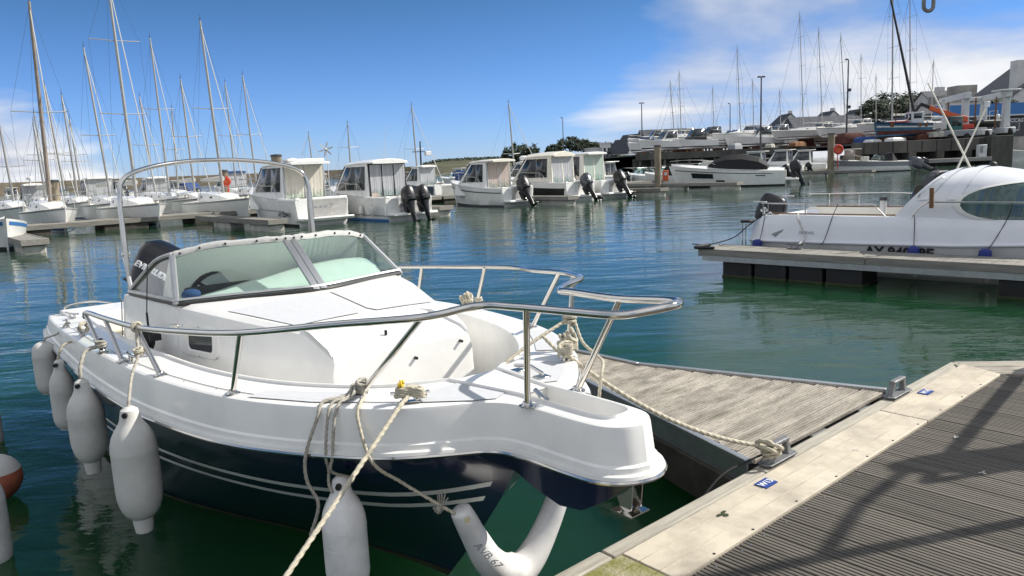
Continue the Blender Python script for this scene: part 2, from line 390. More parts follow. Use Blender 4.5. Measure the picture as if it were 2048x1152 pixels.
MB().box((-4., -.42, .1), (KX-.3, -.01, .35)).build('edge_beam', 'float_side', dock)
for k, cx_ in enumerate((-2.2, .45, 3.2)):
    MB().lathe([(.12, -.4), (.20, -.36), (.21, .22), (.17, .285), (.05, .31)], 18, (cx_, .02, 0)).build('float', 'float_pale', dock)
for k_, (a_, b_, r_) in enumerate(((1.05,-1.25,.022),(2.3,-.9,.014),(3.1,-1.6,.03),(.6,-.75,.012),(1.9,-1.9,.026),(2.75,-.62,.012),(.95,-.21,.02),(2.15,-.3,.012))):
    P = [(a_+r_*(1+.5*math.sin(3*q+k_)+.3*math.sin(5*q+2*k_))*math.cos(q)*1.4, b_+r_*(1+.5*math.sin(3*q+k_))*math.sin(q)) for q in [2*math.pi*j/18 for j in range(18)]]
    MB().add([(x_, y_, .5005 if b_ < -.41 else .5112) for x_, y_ in P], [tuple(range(18))]).build('dropping', 'float_pale' if k_ % 3 else 'algae', dock)
# second edge past the corner
M2 = Matrix.Rotation(math.atan2(d2.y, d2.x), 4, 'Z'); M2.translation = Vector((KX, 0, 0))
def e2seg(a, b, y0, y1, z0, z1, nm, mt):
    o = MB().box((a, y0, z0), (b, y1, z1)).build(nm, mt, dock, bevel=.005); o.matrix_local = M2; return o
for k in range(3): e2seg(-.02-.056*0+.0, 3.2, -.10-.102*k-.098, -.10-.102*k, .46, .507, 'edge_board', 'plank_finger')
e2seg(0.02, 3.2, -.085, 0, .36, .497, 'edge_rail', 'rail_wood'); e2seg(0.1, 3.2, -.6, -.02, .05, .35, 'edge_beam', 'float_side')
for k_ in range(14):
    xx = -.15+k_*.37+rnd.uniform(-.05,.05)
    if xx < 4.2: MB().lathe([(.007,0),(.007,.002),(.004,.003)], 8, (xx, -.388+rnd.uniform(-.004,.004), .508)).build('bolt', 'black_mat', dock)
# berth plates
for nm, px in (('W13', (1.398, -.175)), ('W14', (3.49, -.178))):
    o = MB().box((-.055, -.036, 0), (.055, .036, .004)).build('berth_plate', 'blue_sign', dock); o.location = (*px, .511); o['label'] = 'small blue plate lettered '+nm
    text('lettering', nm, .052, 'white_ink', o, Matrix.Translation((0, 0, .0045)) , .0006, bold=.001)
# cleats on the dock edge
def cleat(x, label):
    t_ = thing('mooring_cleat', label, 'cleat', D0+E1*x+E2*-.045+Vector((0,0,.508)), A1, 'cast cleats on the pontoon edge'); t_.scale = (.82, .82, .80)
    MB().prism([(-.17, -.055), (.17, -.055), (.19, -.02), (.19, .02), (.17, .055), (-.17, .055), (-.19, .02), (-.19, -.02)], 0, .014, axis='z').build('base_plate', 'cast', t_, bevel=.004)
    for s_ in (-1, 1):
        MB().loft([[(s_*(.125+dx)+q*sx, w_*y, z) for q, y in ((-1,-1),(1,-1),(1,1),(-1,1))] for z, dx, sx, w_ in ((.012, .0, .040, .034), (.035, -.008, .024, .024), (.08, -.02, .020, .021), (.125, -.035, .02, .022))]).build('leg', 'cast', t_, bevel=.006)
        MB().cyl((s_*.155, 0, .012), (s_*.155, 0, .022), .012, seg=8).build('bolt', 'steel', t_)
    MB().box((-.115, -.026, .112), (.115, .026, .138)).build('bar', 'cast', t_, bevel=.009)
    return t_
cleat(1.743, 'cast cleat with the twisted bow rope wound round it'); cleat(3.342, 'bare cast cleat at the right corner of the finger pontoon root')

# ---- finger pontoon beside the boat
F0 = D0 + E1*2.505 + E2*.035
def finger_hw(x): return .905-(.905-.331)*min(1, max(0, x)/1.818)
fg = thing('finger_pontoon', 'weathered grooved finger pontoon flaring out beside the navy boat', 'pontoon', F0, A1+math.pi/2)
x = .085
while x < 8.4:
    h = finger_hw(x)-.045
    place_mesh('plank', bm_fing, fg, (x, -h, .497+rnd.uniform(-.002, .002)), math.pi/2, (2*h, 1, 1)); x += .147
for s_ in (-1, 1):
    P = [(0.02, s_*.905), (1.818, s_*.331), (8.45, s_*.331)]
    for (xa, ya), (xb, yb) in zip(P, P[1:]):
        L = math.hypot(xb-xa, yb-ya); a = math.atan2(yb-ya, xb-xa)
        def seg(y0, y1, z0, z1, nm, mt, bev=.004):
            o = MB().box((0, y0, z0), (L, y1, z1)).build(nm, mt, fg, bevel=bev); o.location = (xa, ya, 0); o.rotation_euler = (0, 0, a); return o
        seg(-.030 if s_ > 0 else -.012, .012 if s_ > 0 else .030, .486, .514, 'edge_angle', 'alu')
        seg(-.004 if s_ < 0 else -.006, .006 if s_ < 0 else .004, .36, .486, 'edge_angle', 'alu')
        seg(-.03, .03, .12, .36, 'side_beam', 'float_side')
for xx in (3.0, 5.0, 7.2): MB().box((xx-.8, -.32, -.35), (xx+.8, .32, .12)).build('float', 'float_black', fg, bevel=.03); MB().box((xx-.81, -.33, -.2), (xx+.81, .33, .035)).build('weed_line', 'algae', fg, bevel=.02)
MB().prism([(.03, -.86), (1.8, -.29), (8.4, -.29), (8.4, .29), (1.8, .29), (.03, .86)], .13, .46, axis='z').build('frame', 'black_mat', fg)
for s_ in (-.55, .1, .6): MB().box((-.03, s_-.09, .40), (.06, s_+.09, .46)).build('hinge', 'alu', fg, bevel=.004)

# ---- finger pontoon in front of the white cabin boat (right)
F2 = Vector((3.6, 14.1, 0)); T2 = R(-45)
fp = thing('finger_pontoon', 'narrow boarded finger on black floats in front of white cabin boat', 'pontoon', F2, T2)
x = .12
while x < 8.9: place_mesh('plank', bm_far, fp, (x, 0, .50), math.pi/2, (.72, 1, 1)); x += .146
for a, b in ((.02, 3.0), (3.01, 6.0), (6.01, 9.)): MB().box((a, -.05, .385), (b, 0, .507)).build('edge_board', 'plank_old', fp, bevel=.008)
for a, b in ((.02, 3.0), (3.01, 6.0), (6.01, 9.)): MB().box((a, .722, .385), (b, .77, .507)).build('edge_board', 'plank_old', fp, bevel=.008)
MB().box((0.05, -.035, .285), (9., 0.02, .384)).build('side_channel', 'alu', fp)
MB().box((0.05, .70, .285), (9., .75, .384)).build('side_channel', 'alu', fp)
MB().box((-.03, -.05, .37), (.045, .77, .51)).build('end_board', 'plank_old', fp, bevel=.008)
MB().tube(cat([(.3, -.03, .53), (.05, -.06, .53), (-.12, .0, .52), (-.16, .25, .52), (-.1, .5, .52)], 6), .03, 8).build('corner_bumper', 'rubber', fp)
for a, b in ((.45, 1.02), (1.08, 1.66), (1.72, 2.3), (2.36, 2.95), (4.85, 5.4), (5.46, 6.1)): MB().box((a, .0, -.4), (b, .72, .29)).build('float', 'float_black', fp, bevel=.03); MB().box((a-.008, -.008, -.2), (b+.008, .728, .045)).build('weed_line', 'algae', fp, bevel=.02)
c2 = thing('mooring_cleat', 'low grey horn cleat on the narrow finger by the white cabin boat', 'cleat', F2+Matrix.Rotation(T2, 3, 'Z') @ Vector((1.55, .62, .507)), T2)
MB().box((-.14, -.03, 0), (.14, .03, .015)).build('base_plate', 'cast', c2, bevel=.004)
for s_ in (-1, 1): MB().cyl((s_*.05, 0, .01), (s_*.06, 0, .07), .02, .016).build('leg', 'cast', c2)
MB().tube([(-.17, 0, .085), (-.08, 0, .075), (.08, 0, .075), (.17, 0, .085)], lambda q: .018, 8).build('bar', 'cast', c2)

# ---- far walkway and its fingers
P0 = Vector((-21.1, 34.3, 0)); 
def far_pontoon(origin, rz, L, w, label, floats=True, group=None, pale=True):
    t_ = thing('finger_pontoon' if w < 1 else 'walkway_pontoon', label, 'pontoon', origin, rz, group)
    MB().box((0, -w/2, .40), (L, w/2, .46)).build('deck', 'plank_old', t_, bevel=.01)
    for s_ in (-1, 1): MB().box((0.02, s_*(w/2+.03)-.03, .26), (L-.02, s_*(w/2+.03)+.03, .48)).build('edge_board', 'plank_old', t_, bevel=.01)
    if w < 1: MB().box((-.05, -w/2-.06, .28), (0.02, w/2+.06, .485)).build('end_board', 'plank_old', t_, bevel=.01)
    if floats:
        k = .1
        while k < L-1: MB().box((k, -w/2+.02, -.4), (min(k+2.0, L), w/2-.02, .27)).build('float', 'float_pale' if pale else 'float_side', t_, bevel=.05); k += 4.2
    return t_
for i in range(9):
    nm = ['with white sailing boats bowed in to it', 'behind the small white sailing yachts', 'behind the two big cabin cruisers', 'behind the workboat with blue hull', 'behind the black striped cruiser', 'beside the tall pile and red post', 'behind the grey day cruiser', 'beside the small boats with pale canopies', 'by the life ring pile'][i]
    far_pontoon(P0+E1*(-14+i*12.1)+E2*1.0, A1, 12.0, 2.0, 'far walkway pontoon section '+nm, pale=False)
    x = .1
fends = [((97, 505), 9.5, 'short finger with pale end float at the left of the far walkway'), ((573, 461), 8.5, 'finger with pale float beside cream curtained cruiser'), ((905, 431), 8.5, 'finger with pale float beside the twin engine cruiser'), ((1155, 409), 9.5, 'finger in front of the black striped cruiser'), ((1335, 391), 9., 'finger at the stern of the green curtained cruiser'), ((1485, 378), 9.5, 'long finger alongside the white day cruiser'), ((1750, 350), 9., 'finger by the pile with the red life ring')]
for (px, py), L, lb in fends:
    e_ = at_z(px, py, 0); far_pontoon(e_-E1*.35+Vector((0,0,0)), A1+math.pi/2, L, .7, lb)
# piles
def pile(px, py_top, Y, r, label, zt=None):
    p = at_y(px, py_top, Y); t_ = thing('mooring_pile', label, 'pile', (p.x, p.y, 0), 0, 'timber mooring piles')
    MB().lathe([(r, -1.5), (r, p.z-.12)], 18).build('shaft', 'pile', t_)
    MB().lathe([(r*1.12, p.z-.12), (r*1.12, p.z-.02), (r*.9, p.z), (r*.3, p.z+.02)], 18).build('cap', 'dark_grey', t_)
    return t_
pile(107, 360, 40, .22, 'brown pile between the small cabin boat and the white wheelhouse'); pile(447, 340, 44, .22, 'brown pile beside the red life ring'); pile(552, 309, 45, .30, 'thick brown pile above the cream curtained cruiser')
pile(981, 319, 62, .24, 'short pile behind the wheelhouse with rose curtains'); pile(1315, 290, 55, .24, 'tall brown pile beside the red post'); pile(1663, 266, 78, .33, 'grey pile on the far finger with a red life ring')

# ---- breakwater, headland, quay
def wall_strip(name, pts, zt, th, material, z0=-2.):
    mb = MB(); rings = []
    for i, (x, y) in enumerate(pts): rings.append([(x, y, z0), (x, y, zt[i]), (x+th*.2, y+th, zt[i]), (x+th*.2, y+th, z0)])
    return mb.loft(rings)
bwpts = [(at_y(-300, 372, 230), 0), (at_y(0, 366, 270), 0), (at_y(240, 357, 310), 0), (at_y(480, 348, 350), 0), (at_y(660, 340.5, 380), 0), (at_y(860, 331.5, 400), 0), (at_y(1010, 326, 400), 0)]
tag(wall_strip('breakwater', [(p.x, p.y) for p, _ in bwpts], [p.z for p, _ in bwpts], 8, 'breakwater').build('breakwater', 'breakwater', sharp=20), 'long brown stone breakwater wall behind the sailing masts', 'breakwater')
# headland
rows = []; rn = random.Random(5)
for j, (Yd, hs) in enumerate(((330, 0.), (350, .55), (375, .95), (420, 1.), (520, .6))):
    r_ = []
    for i in range(41):
        px = 830+i*15.; top = interp([(830, 334), (870, 323), (930, 319), (1010, 316), (1100, 313), (1200, 311), (1300, 309), (1430, 305)], px)
        p = at_y(px, top, Yd); r_.append((p.x, p.y, max(-.5, p.z*hs+rn.uniform(-.25, .25)*hs)))
    rows.append(r_)
struct(MB().loft(rows, closed=False).build('headland', 'grass', sharp=80))
hd = []
for k in range(16):
    px = 850+k*11+rn.uniform(-4, 4); hd.append(px)
# quay: paved hard standing on concrete walls
QZ = 3.05
hard = MB().prism([(19, 112), (42.8, 108), (42.8, 94.4), (61.5, 94.4), (61.5, 104.4), (160, 104.4), (400, 400), (19, 400)], QZ-.2, QZ, axis='z').build('hard_standing', 'tarmac'); struct(hard)
q1 = thing('quay_wall', 'dark concrete quay wall with open piers below the travel lift', 'quay wall', (0,0,0))
MB().box((42.8, 94.0, 1.7), (61.5, 94.4, QZ+.12)).build('coping', 'concrete_dark', q1, bevel=.04)
for k in range(6): xx = 43.3+k*3.45; MB().box((xx-.45, 93.75, -2), (xx+.45, 95.5, 1.72)).build('pier', 'concrete_dark', q1, bevel=.04)
MB().box((42.8, 97.0, -2), (61.4, 97.5, 1.7)).build('back_wall', 'concrete_dark', q1)
MB().box((59.2, 92.7, -2), (61.9, 96.0, QZ+.25)).build('end_pier', 'concrete_dark', q1, bevel=.05)
MB().box((43, 91.8, .35), (58.8, 93.4, .8)).build('landing_stage', 'concrete', q1, bevel=.03)
for k in range(10): MB().box((44.2+k*1.8, 93.93, 1.75), (44.25+k*1.8, 93.99, QZ+.05)).build('joint', 'black_mat', q1)
q2 = thing('quay_wall', 'pale topped low quay wall running on past the end pier', 'quay wall')
MB().box((61.6, 104, .9), (160, 104.4, QZ+.1)).build('coping', 'concrete', q2, bevel=.04)
MB().box((61.6, 104.5, -2), (160, 105, .9)).build('wall', 'concrete_dark', q2)
q0 = thing('quay_wall', 'dark wharf edge on posts under the yachts laid up ashore', 'quay wall')
MB().prism([(19, 111.9), (42.75, 107.9), (42.75, 107.5), (19, 111.5)], 2.2, QZ+.1, axis='z').build('coping', 'concrete_dark', q0)
MB().prism([(19, 114.5), (42.75, 110.5), (42.75, 110), (19, 114)], -2, 2.4, axis='z').build('back_wall', 'concrete_dark', q0)
for k in range(14): xx = 19.6+k*1.75; yy = 111.7-(xx-19)*.168; MB().box((xx-.16, yy-.1, -2), (xx+.16, yy+.25, 2.25)).build('post', 'concrete_dark', q0)
# ================================================================== the navy boat (local x forward from the bow tip, y to port)
BT = R(-51); BO = Vector((.494, 2.688, 0)); BM = Matrix.Translation(BO) @ Matrix.Rotation(BT, 4, 'Z')
def bw(p): return BM @ Vector(p)
boat = thing('motor_boat', 'navy hulled white open cabin boat with stainless bow rail and arch', 'boat', BO, BT)
OUT = [(-6.45,1.12),(-6.0,1.17),(-5.4,1.21),(-4.6,1.235),(-3.6,1.245),(-2.75,1.21),(-2.2,1.14),(-1.72,1.03),(-1.35,.87),(-1.0,.645),(-.86,.50),(-.77,.37),(-.70,.265),(-.61,.205),(-.47,.182),(-.3,.178),(-.15,.165),(-.07,.13),(-.02,.07),(0,0)]
oc = cat([(a, b, 0) for a, b in OUT], 10)
oA = resample([p for p in oc if p.x <= -.74], 60); oB = resample([p for p in oc if p.x > -.74], 34)
zr = lambda x: .85+.17*(max(0, x+6.45)/6.45)**.7
zg = lambda x: zr(x)+interp([(-6.45,.14),(-4.6,.18),(-3,.205),(0,.20)], x)
iA = resample(cat([(-5.78,.90,0),(-5.0,.95,0),(-4.5,.97,0),(-3.6,.98,0),(-2.75,.94,0),(-2.2,.87,0),(-1.75,.74,0),(-1.42,.56,0),(-1.22,.38,0),(-1.10,.15,0)], 8), 60)
iB = resample(cat([(-.66,.085,0),(-.45,.085,0),(-.22,.08,0),(-.15,.05,0),(-.14,.0,0)], 6), 34)
outer = oA+oB; inner = iA+iB; nA = 60
def ring(i, sg):
    p = outer[i]; a = outer[max(0, i-1)]; b_ = outer[min(len(outer)-1, i+1)]; t_ = (b_-a).normalized(); nn = Vector((t_.y, -t_.x, 0))   # inward
    if nn.y > 0: nn = -nn
    if i == len(outer)-1: nn = Vector((-1, 0, 0))
    x, z0, z1 = p.x, zr(p.x), zg(p.x); q = inner[i]; zi = zg(min(q.x, 0))+.002
    f = lambda d: p+nn*d
    fl = interp([(-3.4,.48),(-3.2,.75),(-2.3,.72),(-1.8,.60)], q.x) if i < nA else 1.08
    ll = [(f(0), z0), (f(.004), z0+.042), (f(.016), z0+.050), (f(.032), z1-.020), (f(.037), z1-.006), (f(.050), z1), (q, zi), (q, zi+.016), (q+Vector((-.008 if i < nA else .0, -.014 if i < nA else -.006, 0)), zi+.014), (q+Vector((-.01 if i < nA else 0, -.022 if i < nA else -.012, 0)), zi-.03), (q+Vector((-.04 if i < nA else .0, -.05 if i < nA else -.03, 0)), fl)]
    return [(v.x, sg*max(0, v.y), z) for v, z in ll]
for sg in (-1, 1):
    mb = MB().loft([ring(i, sg) for i in range(len(outer))], closed=False)
    if sg < 0: D = mb
    else: D.add(mb.v, mb.f)
# aft deck, foredeck centre, well front wall, cockpit sole, transom
z = zg(-6.2)
D.add([(-6.45,-1.05,zg(-6.45)),(-5.78,-.90,zg(-5.78)),(-5.78,.90,zg(-5.78)),(-6.45,1.05,zg(-6.45))], [(0,1,2,3)])
D.add([(-5.78,-.90,zg(-5.78)),(-5.78,.90,zg(-5.78)),(-5.72,.87,.48),(-5.72,-.87,.48)], [(0,1,2,3)])
zz = zg(-1.1)+.004; D.add([(-1.10,-.15,zz),(-1.10,.15,zz),(-.66,.085,zg(-.66)+.004),(-.66,-.085,zg(-.66)+.004)], [(0,1,2,3)])
D.add([(-1.10,-.15,zz),(-1.10,.15,zz),(-1.13,.15,.6),(-1.13,-.15,.6)], [(0,1,2,3)])
D.add([(-6.45,-1.12,zr(-6.45)),(-6.45,1.12,zr(-6.45)),(-6.45,1.05,zg(-6.45)),(-6.45,-1.05,zg(-6.45))], [(0,1,2,3)])
D.build('deck', 'gel', boat, sharp=24)
MB().add([(-1.10,-.17,.62),(-1.10,.17,.62),(-1.6,.58,.62),(-2.1,.78,.62),(-2.1,-.78,.62),(-1.6,-.58,.62)], [(0,1,2,3,4,5)]).build('bow_well_floor', 'gel', boat)
MB().box((-5.75,-.93,.44),(-3.3,.93,.485)).build('cockpit_sole', 'gel_cream', boat)
MB().add([(-.68,-.08,1.085),(-.12,-.07,1.085),(-.12,.07,1.085),(-.68,.08,1.085)],[(0,1,2,3)]).build('anchor_trough', 'gel', boat)
MB().add([(-.665,-.09,1.085),(-.665,.09,1.085),(-.665,.09,1.21),(-.665,-.09,1.21)],[(0,1,2,3)]).build('trough_back', 'gel', boat)
# hull
HR = [(-6.40,1.10),(-6.0,1.15),(-5.4,1.19),(-4.6,1.215),(-3.6,1.225),(-2.75,1.19),(-2.2,1.12),(-1.72,1.00),(-1.35,.84),(-1.0,.61),(-.86,.44),(-.78,.25),(-.72,0)]
HW = [(-6.40,.98),(-5.4,1.0),(-4.5,.97),(-3.73,.87),(-3.1,.64),(-2.6,.41),(-2.1,.19),(-1.75,.07),(-1.45,0)]
hrc = resample(cat([(a,b,0) for a,b in HR], 10), 60); hwc = resample(cat([(a,b,0) for a,b in HW], 10), 60)
def hullp(i, v, sg, off=0.):
    a, c = hrc[i], hwc[i]
    if v <= 1:
        q = v**1.12; p = a.lerp(c, q); x = lerp(a.x, c.x, v**1.25); z = lerp(zr(a.x)-.005, 0, v)
    else: p = c*1.; x = c.x-(.15 if i > 40 else 0)*(v-1)*2; p.y = c.y*(1-.4*(v-1)); z = -(v-1)*.5
    return (x+off*.3, sg*max(0, p.y+off), z)
def hull_surface(vs_, i0=0, i1=60, off=0.):
    mb = MB()
    for sg in (-1, 1):
        k = MB().loft([[hullp(i, v, sg, off) for v in vs_] for i in range(i0, i1)], closed=False); mb.add(k.v, k.f)
    return mb
H_ = hull_surface([j/14 for j in range(15)]+[1.5]); k = [(x, y, z) for x, y, z in [hullp(0, j/14, -1) for j in range(15)]]
H_.add(k+[(x, -y, z) for x, y, z in k], [(j, j+1, 15+j+1, 15+j) for j in range(14)])
hull = H_.build('hull', 'navy', boat, sharp=40)
for va, vb in ((.405, .438), (.505, .538)):
    mb = MB()
    for sg in (-1, 1):
        k = MB().loft([[hullp(i, a_-.03-.13*max(0,(i-18)/42), sg, .003) for a_ in (va, vb)] for i in range(5, 59)], closed=False); mb.add(k.v, k.f)
    mb.build('hull_stripe', 'stripe', hull)
mb = MB()
for sg in (-1, 1):
    k = MB().loft([[hullp(i, a_, sg, .003) for a_ in (.955, 1.0, 1.1)] for i in range(0, 60)], closed=False); mb.add(k.v, k.f)
mb.build('weed_line', 'algae', hull)
full = [Vector((p.x, -p.y, zr(p.x)+.002)) for p in outer] + [Vector((p.x, p.y, zr(p.x)+.002)) for p in reversed(outer[:-1])]
def off_path(pts, d):
    out = []
    for i, p in enumerate(pts):
        t_ = (pts[min(len(pts)-1, i+1)]-pts[max(0, i-1)]).normalized(); out.append(p+Vector((t_.y, -t_.x, 0))*d)
    return out
rr_ = MB().tube(off_path(full, .004), .021, 8).build('rub_rail', 'gel_old', boat)
MB().tube([p+Vector((0,0,-.006)) for p in off_path(full, .019)], .011, 8).build('rub_rail_insert', 'steel', rr_)
# underside of the sprit, with the anchor bracket
U = MB().loft([[(x, -h, zr(x)-.01), (x, -h*.75, zl), (x, h*.75, zl), (x, h, zr(x)-.01)] for x, h, zl in ((-.80,.30,.93),(-.68,.16,.875),(-.55,.15,.83),(-.40,.145,.80),(-.28,.13,.815),(-.16,.11,.89),(-.05,.08,.985))]).build('sprit_underside', 'navy', boat, sharp=30)
bk = MB()
for s_ in (-.028, .028): bk.prism([(-.19, 1.0), (-.06, 1.0), (-.075, .86), (-.10, .845), (-.13, .86)], s_-.003, s_+.003)
bk.build('anchor_bracket', 'steel', boat)
MB().box((-.16,-.055,.842),(-.055,.055,.848)).build('bracket_plate', 'steel', boat)
MB().cyl((-.66,-.09,1.15),(-.66,.09,1.15),.02).build('anchor_roller', 'rubber', boat)
MB().tube([(-.62,-.03,1.235),(-.52,-.035,1.19),(-.36,-.04,1.12)], .011, 8).build('anchor_shank', 'steel', boat)
an = MB().tube([(-.50,-.04,1.13),(-.36,-.02,1.105),(-.25,0,1.10)], .02, 8); an.build('anchor_stock', 'alu', boat)

# cabin
ST = [(-1.70,.44,.46,.70,.70),(-1.735,.435,.46,1.24,1.24),(-1.755,.43,.46,1.262,1.262),(-1.98,.455,.535,1.350,1.335),(-2.02,.462,.55,1.362,1.362),(-2.12,.50,.585,1.372,1.385),(-2.5,.625,.71,1.398,1.425),(-2.78,.715,.79,1.42,1.452),(-3.12,.80,.86,1.436,1.458),(-3.22,.81,.87,1.43,1.45)]
def sec(x, wt, wb, ze, zc):
    r_ = []
    base = .62 if x > -2.0 else .50
    if x == -1.70: return [(x, -wb, .60), (x, -wt, .66), (x, -wt, .68), (x, -wt*.93, .70), (x, -wt*.6, .70), (x, 0, .70), (x, wt*.6, .70), (x, wt*.93, .70), (x, wt, .68), (x, wt, .66), (x, wb, .60)]
    cz = lambda q: ze+(zc-ze)*(1-q*q)
    L_ = [(wb, base), (wt+.012, ze-.075), (wt-.004, ze-.018), (wt*.93, cz(.93)), (wt*.6, cz(.6)), (0, zc)]
    return [(x, -a, z_) for a, z_ in L_]+[(x, a, z_) for a, z_ in L_[-2::-1]]
cab = MB().loft([sec(*s_) for s_ in ST], closed=False).build('cabin', 'gel', boat, sharp=22)
# shallow triangular wings either side of the sloping front facet
for sg in (-1, 1):
    MB().loft([[(-2.06, sg*.30, 1.372), (-2.06, sg*.45, 1.368)], [(-1.99, sg*.345, 1.368), (-1.97, sg*.452, 1.366)], [(-1.80, sg*.418, 1.296), (-1.79, sg*.435, 1.295)], [(-1.752, sg*.428, 1.265), (-1.752, sg*.434, 1.265)]], closed=False).build('cabin_wing', 'gel', cab)
    MB().loft([[(-2.06, sg*.30, 1.372), (-2.06, sg*.298, 1.33)], [(-1.99, sg*.345, 1.368), (-1.99, sg*.34, 1.32)], [(-1.80, sg*.418, 1.296), (-1.80, sg*.413, 1.26)], [(-1.752, sg*.428, 1.265), (-1.752, sg*.424, 1.24)]], closed=False).build('cabin_wing', 'gel', cab)
def roofz(x, y):
    wt = interp(sorted([(a, b) for a, b, *_ in ST[2:]]), x); ze = interp(sorted([(a, d) for a, b, c, d, e_ in ST[2:]]), x); zc = interp(sorted([(a, e_) for a, b, c, d, e_ in ST[2:]]), x)
    return ze+(zc-ze)*(1-min(1, abs(y)/wt)**2)
for sg in (-1, 1):                                   # non-skid panels either side of the centre line
    rows = []
    for i in range(9):
        x = lerp(-2.70, -2.14, i/8); wmax = interp([(-2.9,.70),(-2.5,.56),(-2.12,.44)], x)
        rows.append([(x, sg*lerp(.03 if x < -2.2 else .06, wmax, j/8), roofz(x, lerp(.03, wmax, j/8))+.005) for j in range(9)])
    MB().loft(rows, closed=False).build('nonskid_panel', 'nonskid', cab)
    MB().add([(a, sg*b, zg(a)+.006) for a, b in ((-.70,.18),(-.76,.27),(-.92,.44),(-1.02,.40),(-1.04,.12),(-.74,.10))], [(0,1,2,3,4,5)]).build('foredeck_panel', 'nonskid', boat)
    MB().add([(a, sg*b, zg(a)+.006) for a, b in ((-1.13,.62),(-1.30,.76),(-1.62,.93),(-1.66,.82),(-1.42,.66),(-1.24,.52))], [(0,1,2,3,4,5)]).build('sidedeck_panel', 'nonskid', boat)
for (y, z_) in ((-.30, 1.12), (.05, 1.17), (.36, 1.21)): MB().cyl((-1.71, y, z_), (-1.765, y, z_), .009, seg=8).build('snap_stud', 'rubber', cab)
MB().cyl((-1.86, -.05, 1.30), (-1.86, -.05, 1.325), .009, seg=8).build('snap_stud', 'rubber', cab)
# coaming aft of the windscreen
for sg in (-1, 1):
    rg = []
    for x, y, zt, yb in ((-3.10,.799,1.434,.858),(-3.5,.80,1.412,.866),(-4.0,.797,1.385,.872),(-4.45,.79,1.36,.873),(-4.62,.785,1.345,.87),(-4.66,.78,1.30,.865)):
        rg.append([(x, sg*yb, .50), (x, sg*(y+.012), zt-.06), (x, sg*y, zt-.008), (x, sg*(y-.04), zt), (x, sg*(y-.06), zt-.02), (x, sg*(y-.06), .50)])
    cm = MB().loft(rg).build('coaming', 'gel', boat, sharp=35)
    pf = MB()
    for x0, x1, dz_ in ((-3.07,-2.63,0.),): 
        pass
# portlight on the starboard side (and its twin to port)
def rrect(w_, h_, r, n=5):
    P = []
    for cx_, cy_, a0 in ((w_/2-r, h_/2-r, 0), (-w_/2+r, h_/2-r, 90), (-w_/2+r, -h_/2+r, 180), (w_/2-r, -h_/2+r, 270)):
        for k_ in range(n+1): a = R(a0+90*k_/n); P.append((cx_+r*math.cos(a), cy_+r*math.sin(a)))
    return P
def side_y(x, z_):
    wt = interp(sorted([(a, b) for a, b, *_ in ST[2:]]), x); wb = interp(sorted([(a, c) for a, b, c, *_ in ST[2:]]), x); ze = interp(sorted([(a, d) for a, b, c, d, e_ in ST[2:]]), x)
    return lerp(wb, wt+.012, (z_-.50)/(ze-.075-.50))
for sg in (-1, 1):
    c = (-2.86, 1.235); Y = lambda a, b: sg*(side_y(c[0]+a, c[1]+b))
    o_, i_, g_ = rrect(.37, .20, .05), rrect(.25, .115, .03), rrect(.25, .115, .03)
    fr = MB().loft([[(c[0]+a, Y(a,b)+sg*.001, c[1]+b) for a, b in o_], [(c[0]+a, Y(a,b)+sg*.012, c[1]+b) for a, b in rrect(.355,.185,.045)], [(c[0]+a, Y(a,b)+sg*.012, c[1]+b) for a, b in rrect(.262,.127,.034)], [(c[0]+a, Y(a,b)+sg*.003, c[1]+b) for a, b in i_]], True, False, False).build('portlight', 'gel', boat, sharp=30)
    MB().add([(c[0]+a, Y(a,b)+sg*.004, c[1]+b) for a, b in g_], [tuple(range(len(g_)))]).build('portlight_pane', 'glass_dark', fr)
MB().box((-3.0,-.885,1.30),(-2.94,-.85,1.345)).build('catch', 'steel', boat, bevel=.006)
hn = MB().lathe([(.012,-.09),(.03,-.055),(.036,-.04),(.036,.05),(.022,.055)], 12, (-3.42,-.915,1.20)).build('navigation_lamp', 'rubber', boat)
MB().box((-3.36,-.93,1.19),(-3.33,-.86,1.24)).build('lamp_bracket', 'rubber', boat)
aw = MB().tube([(-3.47,-.90,1.16),(-3.46,-.90,1.36)], .007, 6); aw.tube([(-3.46,-.90,1.36),(-3.40,-.87,1.72)], .0035, 6); aw.build('whip_aerial', 'rubber', boat)

# windscreen
B0, B1, B2 = Vector((-2.79,0,1.462)), Vector((-3.11,.80,1.445)), Vector((-4.44,.775,1.372)); T0, T1 = Vector((-3.21,0,1.768)), Vector((-3.46,.70,1.708))
fl = lambda p: Vector((p.x, -p.y, p.z))
bot = cat([fl(B1), Vector((-3.0,-.52,1.452)), B0+Vector((-.035,-.16,0)), B0, B0+Vector((-.035,.16,0)), Vector((-3.0,.52,1.452)), B1], 8)
top = cat([fl(T1), Vector((-3.37,-.48,1.756)), T0+Vector((-.02,-.14,0)), T0, T0+Vector((-.02,.14,0)), Vector((-3.37,.48,1.756)), T1], 8)
mid = len(bot)//2
ws = MB().tube([p+Vector((.012,0,-.004)) for p in bot], .013, 6).build('windscreen_seal', 'rubber', boat)
MB().tube([p+Vector((-.004,0,.018)) for p in bot], .012, 6).build('windscreen_frame', 'alu', boat)
MB().tube([p+Vector((0,0,-.004)) for p in top], .013, 6).build('windscreen_frame', 'rubber', boat)
for a, b in ((0, mid+1), (mid, len(bot))):
    MB().loft([bot[a:b], top[a:b]], closed=False).build('windscreen_pane', 'glass', ws)
nb, ntp = B0+Vector((.012,0,.004)), T0+Vector((.006,0,-.004))
for dy in (-.026, .026): MB().loft([[p+Vector((q*.016, dy+r*.023, 0)) for q, r in ((-1,-1),(1,-1),(1,1),(-1,1))] for p in (nb, ntp)]).build('mullion', 'alu', ws, bevel=.004)
